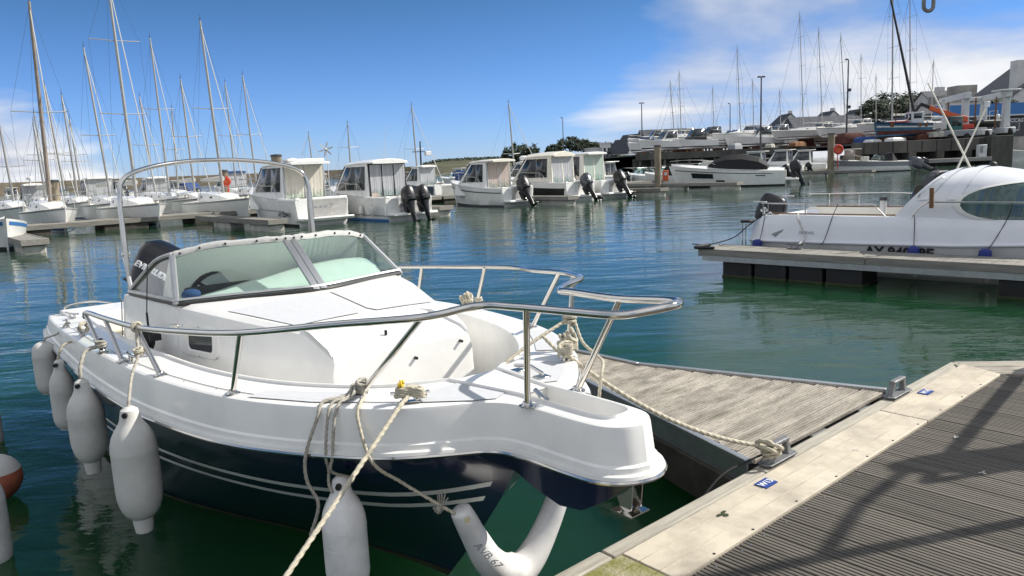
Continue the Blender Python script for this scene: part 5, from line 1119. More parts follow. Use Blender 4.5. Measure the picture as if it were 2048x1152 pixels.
# ---- small open boats further back on the right
def runabout(label, px, Y, rz, L=5.5, Bm=2.1, canopy=None, cab=None, fa=.75, ff=1.1, motor=True, hullm='gel'):
    p = at_z(*px, 0) if Y is None else at_y(px[0], px[1], Y); t_ = thing('motor_boat', label, 'boat', (p.x, p.y, 0), rz)
    hl = MB().loft(hull_rings(L, Bm, fa, ff, .8)).build('hull', hullm, t_, sharp=45); band(L,Bm,fa,ff,.8,0,.1,'boot_stripe','black_mat',hl)
    MB().loft([[(x, -hbeam(L,Bm,x)+.03, sheer(L,fa,ff,x)+.015), (x, 0, sheer(L,fa,ff,x)+.10), (x, hbeam(L,Bm,x)-.03, sheer(L,fa,ff,x)+.015)] for x in [.1+(L-.3)*i/8 for i in range(9)]], closed=False).build('deck', 'gel', t_)
    if cab:
        zt = cab; MB().cabin([(1.6,fa),(1.7,zt),(3.0,zt),(3.9,fa+.35),(4.1,fa)], .85, fa, .1).build('cabin', 'gel', t_, bevel=.05)
        for sg in (-1, 1): pane(t_, [(1.8,sg*.80,fa+.45),(3.5,sg*.80,fa+.45),(3.0,sg*.74,zt-.12),(1.85,sg*.74,zt-.12)], 'side_window', 'glass_smoke')
        for y0, y1 in ((-.72,-.03),(.03,.72)): pane(t_, [(3.88,y0,fa+.42),(3.88,y1,fa+.42),(3.08,y1*.94,zt-.04),(3.08,y0*.94,zt-.04)], 'windscreen', 'glass_smoke')
        for y0, y1 in ((-.70,-.03),(.03,.70)): pane(t_, [(1.60,y0,fa+.15),(1.60,y1,fa+.15),(1.68,y1,zt-.1),(1.68,y0,zt-.1)], 'door_pane', 'glass_smoke')
        MB().box((1.35,-.88,zt),(3.1,.88,zt+.07)).build('roof', 'gel', t_, bevel=.03)
    else:
        for sg in (-1, 1): pane(t_, [(3.4,sg*.75,fa+.3),(2.4,sg*.85,fa+.28),(2.4,sg*.80,fa+.62),(3.05,sg*.70,fa+.75)], 'side_window', 'glass_clear')
        pane(t_, [(3.45,-.75,fa+.3),(3.45,.75,fa+.3),(3.05,.70,fa+.78),(3.05,-.70,fa+.78)], 'windscreen', 'glass')
        MB().tube([(3.05,-.70,fa+.78),(3.05,.70,fa+.78)], .02, 6).build('screen_frame', 'alu', t_)
    if canopy: MB().loft([[(x,-w_,fa+.1),(x,-w_*.8,z_),(x,w_*.8,z_),(x,w_,fa+.1)] for x, w_, z_ in ((.5,.8,fa+.5),(1.2,.95,fa+1.0),(2.4,.95,fa+1.05),(3.0,.8,fa+.6))]).build('canopy', canopy, t_, sharp=25, bevel=.04)
    if motor: outboard(t_, (-.4,0,.7), 1.0, 'black', tilt=R(30))
    for sg in (-1, 1): MB().tube(cat([(L*.5,sg*hbeam(L,Bm,L*.5)*.93,sheer(L,fa,ff,L*.5)+.05),(L*.62,sg*hbeam(L,Bm,L*.62)*.93,ff+.35),(L*.85,sg*hbeam(L,Bm,L*.85)*.9,ff+.45),(L,0,ff+.45)],4), .014, 6).build('bow_rail', 'steel', t_)
    return t_
runabout('small speedboat with blue cover behind the tall pile', (1395,355), 62, HD, canopy='canvas_black'); runabout('open white bowrider with green windscreen', (1405,340), 72, HD, 5.8)
runabout('white cabin boat with pale windscreen behind black canopy', (1565,345), 70, R(150), 6.5, 2.4, cab=2.5, fa=.95, ff=1.4); runabout('second white cabin boat in the far berths', (1612,338), 80, R(140), 7., 2.5, cab=2.6, fa=1., ff=1.4)
runabout('third white cabin boat nearest the grey pile', (1655,335), 84, R(150), 6.5, 2.4, cab=2.5, fa=.95, ff=1.4, motor=False); runabout('white boat with low cockpit next to the red post', (1340,352), 66, HD, 5.5)
runabout('white runabout with striped cover by the wharf posts', (1450,335), 86, HD, 6., canopy='canvas'); runabout('low white motor boat in front of the wharf posts', (1500,330), 92, R(140), 6.5, cab=2.2)
lb_ = runabout('grey topped launch with cream box and rose windscreen', (1815,341), None, R(168), 7.6, 2.4, canopy=None, cab=None, fa=.95, ff=1.35)
MB().box((4.6,-.8,2.35),(6.1,.8,2.43)).build('hard_top', 'gel_cream', lb_, bevel=.02); 
for x, y in ((4.7,-.7),(4.7,.7),(5.9,-.7),(5.9,.7)): MB().cyl((x,y,1.1),(x,y,2.36),.03,seg=6).build('roof_post', 'wood_trim', lb_)
pane(lb_, [(5.95,-.75,1.35),(5.95,.75,1.35),(5.9,.7,2.3),(5.9,-.7,2.3)], 'windscreen', 'curtain_rose'); pane(lb_, [(5.2,.80,1.3),(6.5,.70,1.3),(5.95,.72,2.3),(5.2,.76,2.3)], 'side_window', 'curtain_rose')
MB().box((3.9,.3,1.1),(4.6,.95,1.6)).build('cream_box', 'gel_cream', lb_, bevel=.03); MB().loft([[(x,-w_,1.0),(x,-w_*.6,z_),(x,w_*.6,z_),(x,w_,1.0)] for x, w_, z_ in ((1.1,.5,1.2),(1.6,.7,1.9),(2.2,.6,1.8),(2.5,.4,1.2))]).build('covered_engine', 'canvas_black', lb_, sharp=25)
band(7.6,2.4,.95,1.35,.8,.55,.98,'hull_band','ink_grey',lb_)
# dinghy bow at the left edge
p = at_z(18, 503, 0); db = runabout('white bow with blue stripe poking in beside the short finger', (p.x, 0), None, 0) if False else None
t_ = thing('motor_boat', 'white bow with blue stripe poking in beside the short finger', 'boat', (p.x+.1+E2.x*5.2, p.y+E2.y*5.2, 0), HD+math.pi)
hl = MB().loft(hull_rings(5.0, 2.0, .7, 1.15, .9)).build('hull', 'gel', t_, sharp=45); band(5.,2.,.7,1.15,.9,.80,.92,'hull_line','blue_paint',hl); band(5.,2.,.7,1.15,.9,0,.1,'boot_stripe','black_mat',hl)
MB().loft([[(x,-hbeam(5,2,x)+.03,sheer(5,.7,1.15,x)+.01),(x,0,sheer(5,.7,1.15,x)+.09),(x,hbeam(5,2,x)-.03,sheer(5,.7,1.15,x)+.01)] for x in [.1+4.8*i/8 for i in range(9)]],closed=False).build('deck','gel',t_)

# ---- sailing yachts
def yacht(label, base, top_, Y, L=8., sp=(.55,), ashore=False, hullm='gel', heading=None, coverm=None, deckz=1.0, furl=True, keelm='antifoul', wire=.0055, detail=1, mr=.07, spw=.95, Bm=None, mastm='alu_mast'):
    pb, pt = at_y(*base, Y), at_y(*top_, Y); hd_ = HD+math.pi if heading is None else heading
    Bm = Bm or L*.33; z0 = (QZ+1.55) if ashore else 0.; h = Vector((math.cos(hd_), math.sin(hd_), 0))
    O = Vector((pb.x, pb.y, z0))-h*L*.55
    t_ = thing('sailing_yacht', label, 'yacht', O, hd_)
    loc_ = Matrix.Rotation(-hd_, 3, 'Z'); mt_ = loc_ @ Vector((pt.x-pb.x, 0, 0)); Hm = pt.z-z0
    fa, ff = .85, 1.15
    hl = MB().loft(hull_rings(L, Bm, fa, ff, 1.1, tr=.7, n=12)).build('hull', hullm, t_, sharp=45)
    band(L, Bm, fa, ff, 1.1, .02, .12, 'boot_stripe', 'hull_blue' if not ashore else keelm, hl, tr=.7)
    band(L, Bm, fa, ff, 1.1, .92, .98, 'toe_rail', 'ink_grey' if hullm == 'gel' else 'gel', hl, tr=.7, x0=.01, x1=.99)
    MB().loft([[(x, -hbeam(L,Bm,x,.7)+.02, sheer(L,fa,ff,x)+.01), (x, 0, sheer(L,fa,ff,x)+.10), (x, hbeam(L,Bm,x,.7)-.02, sheer(L,fa,ff,x)+.01)] for x in [.05+(L-.1)*i/8 for i in range(9)]], closed=False).build('deck', 'gel_cream', t_)
    cr_ = [[(x, -w_, 1.0), (x, -w_*.85, z_), (x, 0, z_+.06), (x, w_*.85, z_), (x, w_, 1.0)] for x, w_, z_ in ((L*.30,Bm*.30,1.42),(L*.45,Bm*.31,1.40),(L*.60,Bm*.26,1.34),(L*.72,Bm*.17,1.16),(L*.75,Bm*.12,1.06))]
    ch = MB().loft(cr_).build('coachroof', 'gel', t_, sharp=35)
    if detail:
        for sg in (-1, 1): pane(ch, [(L*.36,sg*Bm*.292,1.16),(L*.56,sg*Bm*.262,1.16),(L*.55,sg*Bm*.245,1.27),(L*.36,sg*Bm*.275,1.30)], 'coachroof_window', 'glass_dark')
        for sg in (-1, 1):
            gl = MB().tube([(x, sg*(hbeam(L,Bm,x,.7)-.06), sheer(L,fa,ff,x)+.60) for x in [.1,L*.25,L*.5,L*.75,L*.95]], .008, 5).build('guard_wire', 'steel', t_)
            for x in [.1,L*.25,L*.5,L*.75]: MB().cyl((x,sg*(hbeam(L,Bm,x,.7)-.06),sheer(L,fa,ff,x)),(x,sg*(hbeam(L,Bm,x,.7)-.06),sheer(L,fa,ff,x)+.61),.011,seg=5).build('guard_post','steel',gl)
        MB().tube(cat([(L*.80,-hbeam(L,Bm,L*.8,.7)+.05,ff+.55),(L*.97,-.1,ff+.62),(L*1.01,0,ff+.62),(L*.97,.1,ff+.62),(L*.80,hbeam(L,Bm,L*.8,.7)-.05,ff+.55)],4), .014, 5).build('pulpit','steel',t_)
    mb_ = Vector((L*.55, 0, 1.35)); mtop = Vector((L*.55+mt_.x, mt_.y, Hm))
    ms_ = MB().tube([mb_, mb_.lerp(mtop,.6), mtop], lambda q: mr*(1-.35*q*q), 8).build('mast', mastm, t_)
    tips = []
    for f in sp:
        c_ = mb_.lerp(mtop, f)
        for sg in (-1, 1):
            e_ = c_+Vector((-.15, sg*spw, .06)); MB().tube([c_, e_], .025, 5).build('spreader', 'alu_mast', ms_); tips.append((f, sg, e_))
    for sg in (-1, 1):
        ch_ = Vector((L*.53, sg*(hbeam(L,Bm,L*.53,.7)-.05), 1.0)); P = [ch_]+[e_ for f, s_, e_ in tips if s_ == sg]+[mb_.lerp(mtop,.985)]
        MB().tube(P, wire, 4).build('shroud', 'dark_grey', t_)
        if Y < 45 or ashore: MB().tube([ch_+Vector((-.3,0,0)), mb_.lerp(mtop, sp[0])], wire, 4).build('shroud', 'dark_grey', t_)
    fs = [Vector((L*.98,0,ff+.1)), mb_.lerp(mtop, .97)]
    MB().tube(fs, (.026 if furl else wire), 6).build('furled_jib' if furl else 'forestay', 'canvas' if furl else 'dark_grey', t_)
    MB().tube([Vector((.05,0,fa+.1)), mtop], wire, 4).build('backstay', 'dark_grey', t_)
    bo = [mb_+Vector((0,0,.75)), Vector((L*.14, 0, 2.05))]
    MB().tube(bo, .05, 6).build('boom', 'alu_mast', t_)
    if coverm: MB().tube([bo[0].lerp(bo[1],q)+Vector((0,0,.10)) for q in (0,.2,.5,.8,1)], lambda q: .16-.08*q, 8).build('sail_cover', coverm, t_)
    MB().tube([mtop, mtop+Vector((.0,0,.35))], .012, 4).build('masthead_aerial', 'dark_grey', t_); MB().tube([mtop+Vector((-.25,0,.12)),mtop+Vector((.2,0,.12))], .012, 4).build('wind_vane', 'dark_grey', t_)
    if ashore:
        MB().loft([[(x-.6*(q),-w_,-q*1.5),(x+w2-.6*q,-w_*.3,-q*1.5),(x+w2-.6*q,w_*.3,-q*1.5),(x-.6*q,w_,-q*1.5)] for q, x, w2, w_ in ((0.15,L*.42,L*.22,.16),(1.0,L*.45,L*.18,.10))]).build('keel', keelm, t_)
        for sx in (.25,.7):
            for sg in (-1, 1):
                cd = MB().tube([(L*sx, sg*Bm*.55, -1.55), (L*sx, sg*Bm*.40*(1 if sx < .5 else .7), .15)], .04, 5).build('prop', 'rust', t_)
        MB().box((L*.2,-Bm*.5,-1.55),(L*.75,Bm*.5,-1.45)).build('cradle', 'rust', t_)
    return t_
yl = [
 ('white yacht with wooden mast tones and rolled sail on its mast', (101,404),(58,3),38.5,dict(L=7.5,sp=(.46,),coverm='canvas',mr=.10,spw=1.25,furl=True,mastm='mast_wood')),
 ('large white yacht with two rows of spreaders and mooring lines', (273,392),(212,-60),40,dict(L=8.6,sp=(.38,.70),coverm='canvas',mr=.085,spw=1.2)),
 ('white yacht with blunt bow next to the red life ring', (447,388),(400,42),42,dict(L=8.,sp=(.50,),coverm='canvas',mr=.08)),
 ('yacht with a slanting furled jib left of the two spreader yacht', (219,378),(167,95),46,dict(L=7.5,sp=(.42,),coverm='canvas')),
 ('yacht whose mast stands just right of the two spreader mast', (337,370),(300,76),50,dict(sp=(.55,))),
 ('yacht with thick furled jib under the steel arch', (388,372),(361,158),48,dict(L=7.,sp=(.5,),coverm='canvas')),
 ('yacht with slim mast behind the cream curtained cruiser', (512,355),(485,150),56,dict(sp=(.48,))),
 ('yacht with thin mast in front of the long breakwater', (470,350),(450,165),62,dict(sp=(.5,))),
 ('yacht with short mast right of the slanting jib', (308,366),(279,193),56,dict(sp=(.5,),furl=True)),
 ('yacht behind with the shortest mast of the masts under the arch', (354,360),(343,216),64,dict(sp=(.5,),furl=False)),
 ('yacht with mast close behind the wooden toned mast', (128,372),(89,170),52,dict(sp=(.4,))),
 ('yacht with dark blue toned mast beside the brown pile', (153,372),(123,190),50,dict(sp=(.42,),L=7.)),
 ('yacht with a bare mast crossing the dark blue toned mast', (161,368),(139,238),58,dict(sp=(.45,),L=7.,furl=False)),
 ('yacht with thin leaning mast left of the wooden toned mast', (88,374),(66,244),54,dict(sp=(.5,),L=7.)),
 ('second thin masted yacht left of the wooden toned mast', (95,378),(68,225),60,dict(sp=(.5,),L=7.,furl=False)),
 ('yacht with short mast above the small green trimmed cabin boat', (24,378),(-2,245),44,dict(sp=(.45,),L=6.5,furl=False)),
 ('yacht with a mast between the two big cruisers', (702,345),(695,247),64,dict(sp=(.6,),L=7.,furl=False)),
 ('yacht with tall mast behind the twin engine cruiser', (835,342),(823,211),62,dict(sp=(.42,),L=8.)),
 ('yacht with small blue rigged mast above the cream curtained cruiser', (627,335),(617,268),70,dict(sp=(.5,),L=6.5,furl=True)),
 ('yacht with white jib behind the rose curtained pilothouse', (1029,335),(1017,206),66,dict(sp=(.30,),L=8.,furl=True)),
]
for lb, b_, tp_, Y, k in yl: yacht(lb, b_, tp_, Y, **k)
# life rings, red post
more_far = [((30,402),'low white cabin boat beyond the short left finger'),((115,398),'white boat under the leaning wooden toned mast'),((255,396),'small white boat between the first two yachts'),((345,398),'white cabin boat behind the yacht with mooring lines'),((395,400),'low white boat left of the red life ring'),((520,398),'white boat half hidden by the cream curtained cruiser'),((655,388),'small white boat seen past the cruiser stern'),((915,378),'white boat beyond the blue hulled workboat'),((985,374),'white fishing boat behind the rose curtained boat'),((905,371),'white cabin boat seen over the pale end float'),((945,372),'low white boat with dark windows past the workboat'),((1065,374),'white boat between the rose and black striped boats'),((1250,372),'white boat behind the raked black outboard'),((690,384),'white cabin boat showing between the two big cruisers')]
for k, (px, lb) in enumerate(more_far): runabout(lb, px, None, HD+math.pi*(k % 2)+R(4*(k % 3)), 5.6+.5*(k % 3), 2.2, cab=2.15+.15*(k % 3) if k % 3 != 1 else None, canopy='canvas_blue' if k % 3 == 1 else None, fa=.85, ff=1.2, motor=k % 2 == 0)
def lifering(px, Y, label, zb, r=.36):
    tb = r*.36
    p = at_y(*px, Y); t_ = thing('life_ring', label, 'life ring', (p.x, p.y, p.z)); MB().tube([(r*math.cos(2*math.pi*k/20), 0, r*math.sin(2*math.pi*k/20)) for k in range(20)], tb, 8, closed=True).build('ring', 'red', t_)
    MB().lathe([(.02,-.03),(r*.9,-.03),(r*.9,.03),(.02,.03)],16).xf(Matrix.Rotation(R(90),4,'X')).build('cover','orange',t_); MB().cyl((0,.16,-p.z+zb),(0,.16,.3),.05,seg=8).build('post','red',t_)
lifering((453,363), 43, 'round red life ring on the post by the brown pile', .4, .19); lifering((1677,299), 77, 'red life ring on the red post by the grey pile', .4, .38)
p = at_z(1331, 362, .45); rp_ = thing('pontoon_post', 'short red service post beside the tall brown pile', 'post', (p.x, p.y, .45)); MB().box((-.22,-.15,0),(.22,.15,.85)).build('body','orange',rp_,bevel=.04); MB().box((-.12,-.17,.45),(.12,-.15,.7)).build('panel','white_paint',rp_)
# ================================================================== ashore
ly = [
 ('small laid up yacht left of the dark canopied boat', (1349,286),(1340,163),122,dict(L=8.,sp=(.42,))),
 ('laid up yacht with lifted sprayhood and tall thin mast', (1363,284),(1358,143),126,dict(L=9.5,sp=(.45,.72))),
 ('laid up white yacht with pale boom along the wharf edge', (1481,272),(1474,94),118,dict(L=10.5,sp=(.33,.62),heading=R(190))),
 ('grey bottomed laid up yacht with triple spreader mast', (1607,262),(1599,28),116,dict(L=11.5,sp=(.30,.55,.80),heading=R(185),hullm='gel_old')),
 ('laid up yacht with mast just right of the triple spreader mast', (1645,264),(1637,57),122,dict(L=11.,sp=(.32,.62),hullm='gel_old')),
 ('laid up yacht with low white hull behind the grey pile', (1691,260),(1681,70),112,dict(L=10.5,sp=(.36,.70),heading=R(188))),
 ('big white laid up racing yacht with long white boom', (1784,250),(1786,-30),104,dict(L=11.5,sp=(.32,.55,.78),heading=R(186),coverm='canvas',mr=.11,spw=1.3)),
 ('laid up yacht behind the patched wooden boat', (1820,250),(1820,-20),110,dict(L=11.,sp=(.30,.55,.80),heading=R(186),mr=.09,spw=1.2)),
 ('laid up yacht right of the telehandler with single spreader mast', (1862,258),(1867,121),114,dict(L=8.5,sp=(.42,),heading=R(200))),
]
ly += [('laid up yacht with short mast behind the tall twin lamp post', (1508,268),(1505,160),134,dict(L=9.,sp=(.5,))),
 ('laid up yacht with thin mast left of the triple spreader mast', (1562,266),(1559,180),140,dict(L=9.,sp=(.5,))),
 ('laid up yacht with mast near the steel bow arch cruiser', (1428,272),(1425,175),142,dict(L=9.,sp=(.5,))),
 ('laid up yacht with mast above the dark red container', (1722,262),(1722,110),126,dict(L=10.,sp=(.35,.68))),
 ('laid up yacht with mast close left of the racing yacht mast', (1752,258),(1752,150),128,dict(L=9.,sp=(.45,)))]
for lb, b_, tp_, Y, k in ly: k.setdefault('heading', R(195)); yacht(lb, b_, tp_, Y, ashore=True, wire=.014, furl=False, **k)
yw = random.Random(77)
def laid_up(label, px, Y, rz, L=7., cab=2.3, hullm='gel', canopy=None):
    p = at_y(*px, Y); t_ = thing('laid_up_boat', label, 'boat', (p.x, p.y, QZ+.75), rz); fa, ff, Bm = .95, 1.4, L*.36
    hl = MB().loft(hull_rings(L, Bm, fa, ff, .9)).build('hull', hullm, t_, sharp=45); band(L,Bm,fa,ff,.9,0,.14,'boot_stripe','black_mat',hl)
    MB().loft([[(x,-hbeam(L,Bm,x)+.03,sheer(L,fa,ff,x)+.015),(x,0,sheer(L,fa,ff,x)+.1),(x,hbeam(L,Bm,x)-.03,sheer(L,fa,ff,x)+.015)] for x in [.1+(L-.3)*i/8 for i in range(9)]],closed=False).build('deck','gel',t_)
    hw = Bm*.38; MB().cabin([(1.8,fa),(1.9,cab),(3.4,cab),(4.4,fa+.4),(4.8,fa)], hw, fa, .1).build('cabin', canopy or 'gel', t_, bevel=.05)
    for sg in (-1, 1): pane(t_, [(2.0,sg*(hw-.03),fa+.5),(4.0,sg*(hw-.03),fa+.5),(3.4,sg*(hw-.10),cab-.12),(2.05,sg*(hw-.10),cab-.12)],'side_window','glass_smoke')
    pane(t_, [(4.35,-hw+.1,fa+.48),(4.35,hw-.1,fa+.48),(3.45,hw-.15,cab-.05),(3.45,-hw+.15,cab-.05)],'windscreen','glass_smoke')
    for sg in (-1,1): MB().tube(cat([(L*.5,sg*hbeam(L,Bm,L*.5)*.93,sheer(L,fa,ff,L*.5)+.05),(L*.62,sg*hbeam(L,Bm,L*.62)*.93,ff+.4),(L*.85,sg*hbeam(L,Bm,L*.85)*.9,ff+.5),(L,0,ff+.5)],4),.02,6).build('bow_rail','steel',t_)
    for x in (1.2, L*.6):
        for sg in (-1,1): MB().box((x-.12,sg*.6-.12,-.76),(x+.12,sg*.6+.12,-.08)).build('prop','rust',t_)
    return t_
laid_up('laid up white cruiser with hoop arch at the wharf end', (1372,285), 116, R(195), 8., 2.6); laid_up('laid up boat with black cabin between two white hulls', (1430,283), 116, R(190), 8., 2.7, canopy='black_mat')
laid_up('laid up white cruiser with blue sheeted cabin', (1500,278), 122, R(190), 7.5, 2.5, canopy='blue_paint'); laid_up('laid up motor cruiser with steel bow arch', (1560,276), 118, R(188), 9., 2.7)
laid_up('laid up white boat with silver sheets behind the lamp post', (1640,270), 128, R(188), 8.5, 2.6, canopy='canvas'); laid_up('laid up boat by the red containers', (1720,268), 118, R(186), 8., 2.5)
laid_up('laid up cabin boat beyond the workshop quay', (1325,292), 130, R(195), 6.5, 2.3, canopy='blue_paint')
for k_, (px, Y, cv_, lb) in enumerate([(1345,140,'canvas','laid up boat under a pale sheet near the long shed'),(1405,138,None,'laid up boat behind the hoop arch cruiser'),(1455,136,'black_mat','laid up dark topped boat by the short lamp post'),(1530,138,'canvas_blue','laid up boat with blue sheet behind the twin lamp post'),(1590,140,None,'laid up boat behind the triple spreader yacht'),(1675,136,'canvas','laid up boat with pale sheet behind the low white yacht'),(1750,130,None,'laid up boat behind the big racing yacht')]):
    b_ = laid_up(lb, (px,280), Y, R(186+5*k_ % 17), 8.5, 2.7, canopy=cv_); b_.location.z += 1.0
    for x in (2.0, 5.5): MB().box((x-.15,-.9,-1.76),(x+.15,.9,-.05)).build('stand','rust',b_)
# patched wooden fishing boat
p = at_y(1855, 290, 97.5); wb_ = thing('wooden_boat', 'patched blue and white wooden fishing boat with rusty streaks ashore', 'boat', (p.x, p.y, QZ+1.0), R(180))
hl = MB().loft(hull_rings(7.0, 2.7, 1.25, 1.7, .5, tr=.8)).build('hull', 'hull_blue', wb_, sharp=45)
band(7.,2.7,1.25,1.7,.5,0,.3,'bottom_band','antifoul',hl,tr=.8,off=.015); band(7.,2.7,1.25,1.7,.5,.58,.70,'white_band','gel_old',hl,tr=.8,off=.015); band(7.,2.7,1.25,1.7,.5,.86,1.,'rail_band','navy_mid',hl,tr=.8,off=.03)
for x0 in (.1,.22,.7): band(7.,2.7,1.25,1.7,.5,.62,.95,'rust_patch','rust',hl,tr=.8,off=.035,x0=x0,x1=x0+.06)
MB().box((1.0,-.75,1.2),(2.6,.75,2.7)).build('wheelhouse','white_paint',wb_,bevel=.05)
for y in (-.4,.4): pane(wb_,[(2.62,y-.28,1.9),(2.62,y+.28,1.9),(2.62,y+.28,2.5),(2.62,y-.28,2.5)],'window','glass_dark')
for y in (-.77,.77): pane(wb_,[(1.3,y,1.9),(2.3,y,1.9),(2.3,y,2.5),(1.3,y,2.5)],'window','glass_dark')
MB().box((3.0,-.9,1.45),(5.4,.9,1.62)).build('hatch','red',wb_,bevel=.03); MB().cyl((4.2,0,1.5),(4.2,0,5.2),.07,.05).build('mast','bark',wb_)
for x in (1.2,3.5,5.5): MB().box((x-.2,-.5,-1.02),(x+.2,.5,-.3)).build('prop','rust',wb_)
# telehandler
p = at_y(1905, 278, 96.8); th_ = thing('telehandler', 'orange boomed telehandler with dark green cab on the quay', 'telehandler', (p.x, p.y, QZ), R(180))
MB().box((-2.3,-1.0,.55),(2.3,1.0,1.2)).build('chassis','dark_grey',th_,bevel=.08); MB().box((-2.4,-.9,1.1),(-.9,.5,1.9)).build('engine_cover','red',th_,bevel=.15)
cbt = MB().box((-.6,.1,1.1),(.9,1.05,2.9)).build('cab','teal',th_,bevel=.1); pane(cbt,[(.91,.2,1.7),(.91,.95,1.7),(.91,.95,2.8),(.91,.2,2.8)],'windscreen','glass_dark'); pane(cbt,[(-.4,1.06,1.7),(.75,1.06,1.7),(.75,1.06,2.75),(-.4,1.06,2.75)],'side_window','glass_dark')
for x in (-1.55,1.55):
    for sg in (-1,1):
        wh = MB().lathe([(.35,-.2),(.62,-.19),(.68,-.1),(.68,.1),(.62,.19),(.35,.2)],18).xf(Matrix.Translation((x,sg*1.15,.68)) @ Matrix.Rotation(R(90),4,'X')).build('wheel','tyre',th_); MB().lathe([(.05,-.12),(.34,-.1),(.34,.1),(.05,.12)],14).xf(Matrix.Translation((x,sg*1.2,.68)) @ Matrix.Rotation(R(90),4,'X')).build('rim','orange',wh)
bm_ = MB().loft([[(x,-.25+y*.5-.35,z_+k*h_) for y,k in ((0,0),(1,0),(1,1),(0,1))] for x,z_,h_ in ((-1.9,2.1,.7),(.5,2.9,.65),(3.0,3.9,.55))]).build('boom','orange',th_,bevel=.03)
MB().loft([[(x,-.22+y*.4-.35,z_+k*h_) for y,k in ((0,0),(1,0),(1,1),(0,1))] for x,z_,h_ in ((2.9,3.98,.4),(4.0,4.45,.36))]).build('boom_end','black_mat',bm_,bevel=.03); MB().tube([(4.0,-.35,4.6),(4.6,-.35,3.9),(4.9,-.35,3.0)],.16,6).build('jib_head','black_mat',bm_); MB().box((4.5,-.7,2.7),(5.4,.0,2.9)).build('fork','black_mat',bm_,bevel=.04)
# trailer van, oil drums, containers
p = at_y(1905, 282, 95.6); tv = thing('works_trailer', 'grey panelled trailer parked in front of the telehandler', 'trailer', (p.x, p.y, QZ), R(180))
MB().box((-2.6,-.9,.4),(1.5,.9,1.15)).build('body','ink_grey',tv,bevel=.05); MB().box((1.5,-.85,.4),(2.9,.85,1.05)).build('front_box','float_pale',tv,bevel=.05)
for x in (-1.2,.9): MB().lathe([(.1,-.12),(.36,-.1),(.36,.1),(.1,.12)],16).xf(Matrix.Translation((x,.9,.36)) @ Matrix.Rotation(R(90),4,'X')).build('wheel','tyre',tv)
for k_, (px, Y, m_, lb, sz) in enumerate([((1848,282),96.5,'antifoul','dark red steel frame lying by the wooden boat',(2.2,1.2,.9)),((1700,280),100,'antifoul','dark red container behind the lamp post',(3.2,2.2,1.5)),((1730,284),98,'canvas_blue','blue sheeted heap on the quay edge',(2.5,1.5,.9)),((1790,288),96,'gel_old','pale upturned tender on the quay edge',(2.4,1.3,.6)),((1745,286),97,'gel_old','second pale tender on the quay edge',(2.2,1.2,.5)),((1595,288),108,'rust','rusty steel cradle stacked on the wharf',(3.,1.,.8)),((1470,292),112,'ink_grey','grey steel skip behind the wharf edge',(2.6,1.2,1.)),((1540,288),110,'float_pale','pallet of pale blocks on the wharf',(2.,1.,.7))]):
    p = at_y(*px, Y); w_, d_, h_ = sz; t_ = thing('quayside_load', lb, 'quay clutter', (p.x, p.y, QZ), R(8*k_))
    MB().loft([[(sx*w_/2*k2,sy*d_/2*k2,z_) for sx,sy in ((-1,-1),(0,-1.1),(1,-1),(1.08,0),(1,1),(0,1.1),(-1,1),(-1.08,0))] for z_,k2 in ((.12,1.),(h_*.7,.96),(h_,.7))]).build('body',m_,t_,bevel=.04)
    for s_ in (-1,1): MB().box((s_*w_*.3-.1,-d_*.45,0),(s_*w_*.3+.1,d_*.45,.14)).build('bearer','rust',t_)
# travel lift
tl = thing('travel_lift', 'white steel travel lift straddling the quay slot', 'boat hoist', (0,0,0))
LG = {}
for nm, px, pyt, Y in (('a',1893,192,106),('b',1932,190,97.5),('c',1969,186,106),('d',2014,184,97.5)):
    t0 = at_y(px, pyt, Y); LG[nm] = t0; zt = 8.6
    MB().loft([[(t0.x+sx*w_,t0.y+sy*.35,z_) for sx,sy in ((-1,-1),(1,-1),(1,1),(-1,1))] for z_,w_ in ((QZ+1.2,.42),(zt-.8,.30),(zt,.34))]).build('leg','white_paint',tl,bevel=.05)
    bg_ = MB().box((t0.x-.7,t0.y-1.1,QZ+.55),(t0.x+.7,t0.y+1.1,QZ+1.3)).build('bogie','white_paint',tl,bevel=.1)
    for s_ in (-.6,.6): MB().lathe([(.2,-.3),(.62,-.27),(.70,-.15),(.70,.15),(.62,.27),(.2,.3)],18).xf(Matrix.Translation((t0.x+.0,t0.y+s_,QZ+.7)) @ Matrix.Rotation(R(90),4,'Y')).build('wheel','tyre',bg_)
def beam(a, b, z_, h_, w_=.4, nm='beam'):
    d = (b-a); n_ = Vector((-d.y,d.x,0)).normalized()*w_; return MB().loft([[(p.x+s_*n_.x,p.y+s_*n_.y,zz) for s_,zz in ((-1,z_),(1,z_),(1,z_+h_),(-1,z_+h_))] for p in (a-d.normalized()*.8, b+d.normalized()*.8)]).build(nm,'white_paint',tl,bevel=.04)
bb = beam(LG['a'],LG['b'],8.1,.8); beam(LG['c'],LG['d'],8.1,.8); beam(LG['a'],LG['c'],8.3,.5)
text('lettering','ASCOM',.75,'ink',tl,basis((lerp(LG['a'].x,LG['b'].x,.55)-.2,lerp(LG['a'].y,LG['b'].y,.55)-.5,8.5),((LG['b']-LG['a'])*Vector((1,1,0))),(0,0,1)),.02,bold=.02)
MB().box((LG['d'].x-1.4,LG['d'].y-1.0,8.85),(LG['d'].x+1.2,LG['d'].y+1.0,9.05)).build('top_platform','white_paint',tl,bevel=.05)
for k_ in range(4):
    p = LG['b'].lerp(LG['d'],.25) if k_ < 2 else LG['b'].lerp(LG['d'],.75); y = p.y+(0 if k_ % 2 else 6); MB().box((p.x-.04,y-.1,QZ+1.2),(p.x+.04,y+.1,8.2)).build('sling','rust',tl)
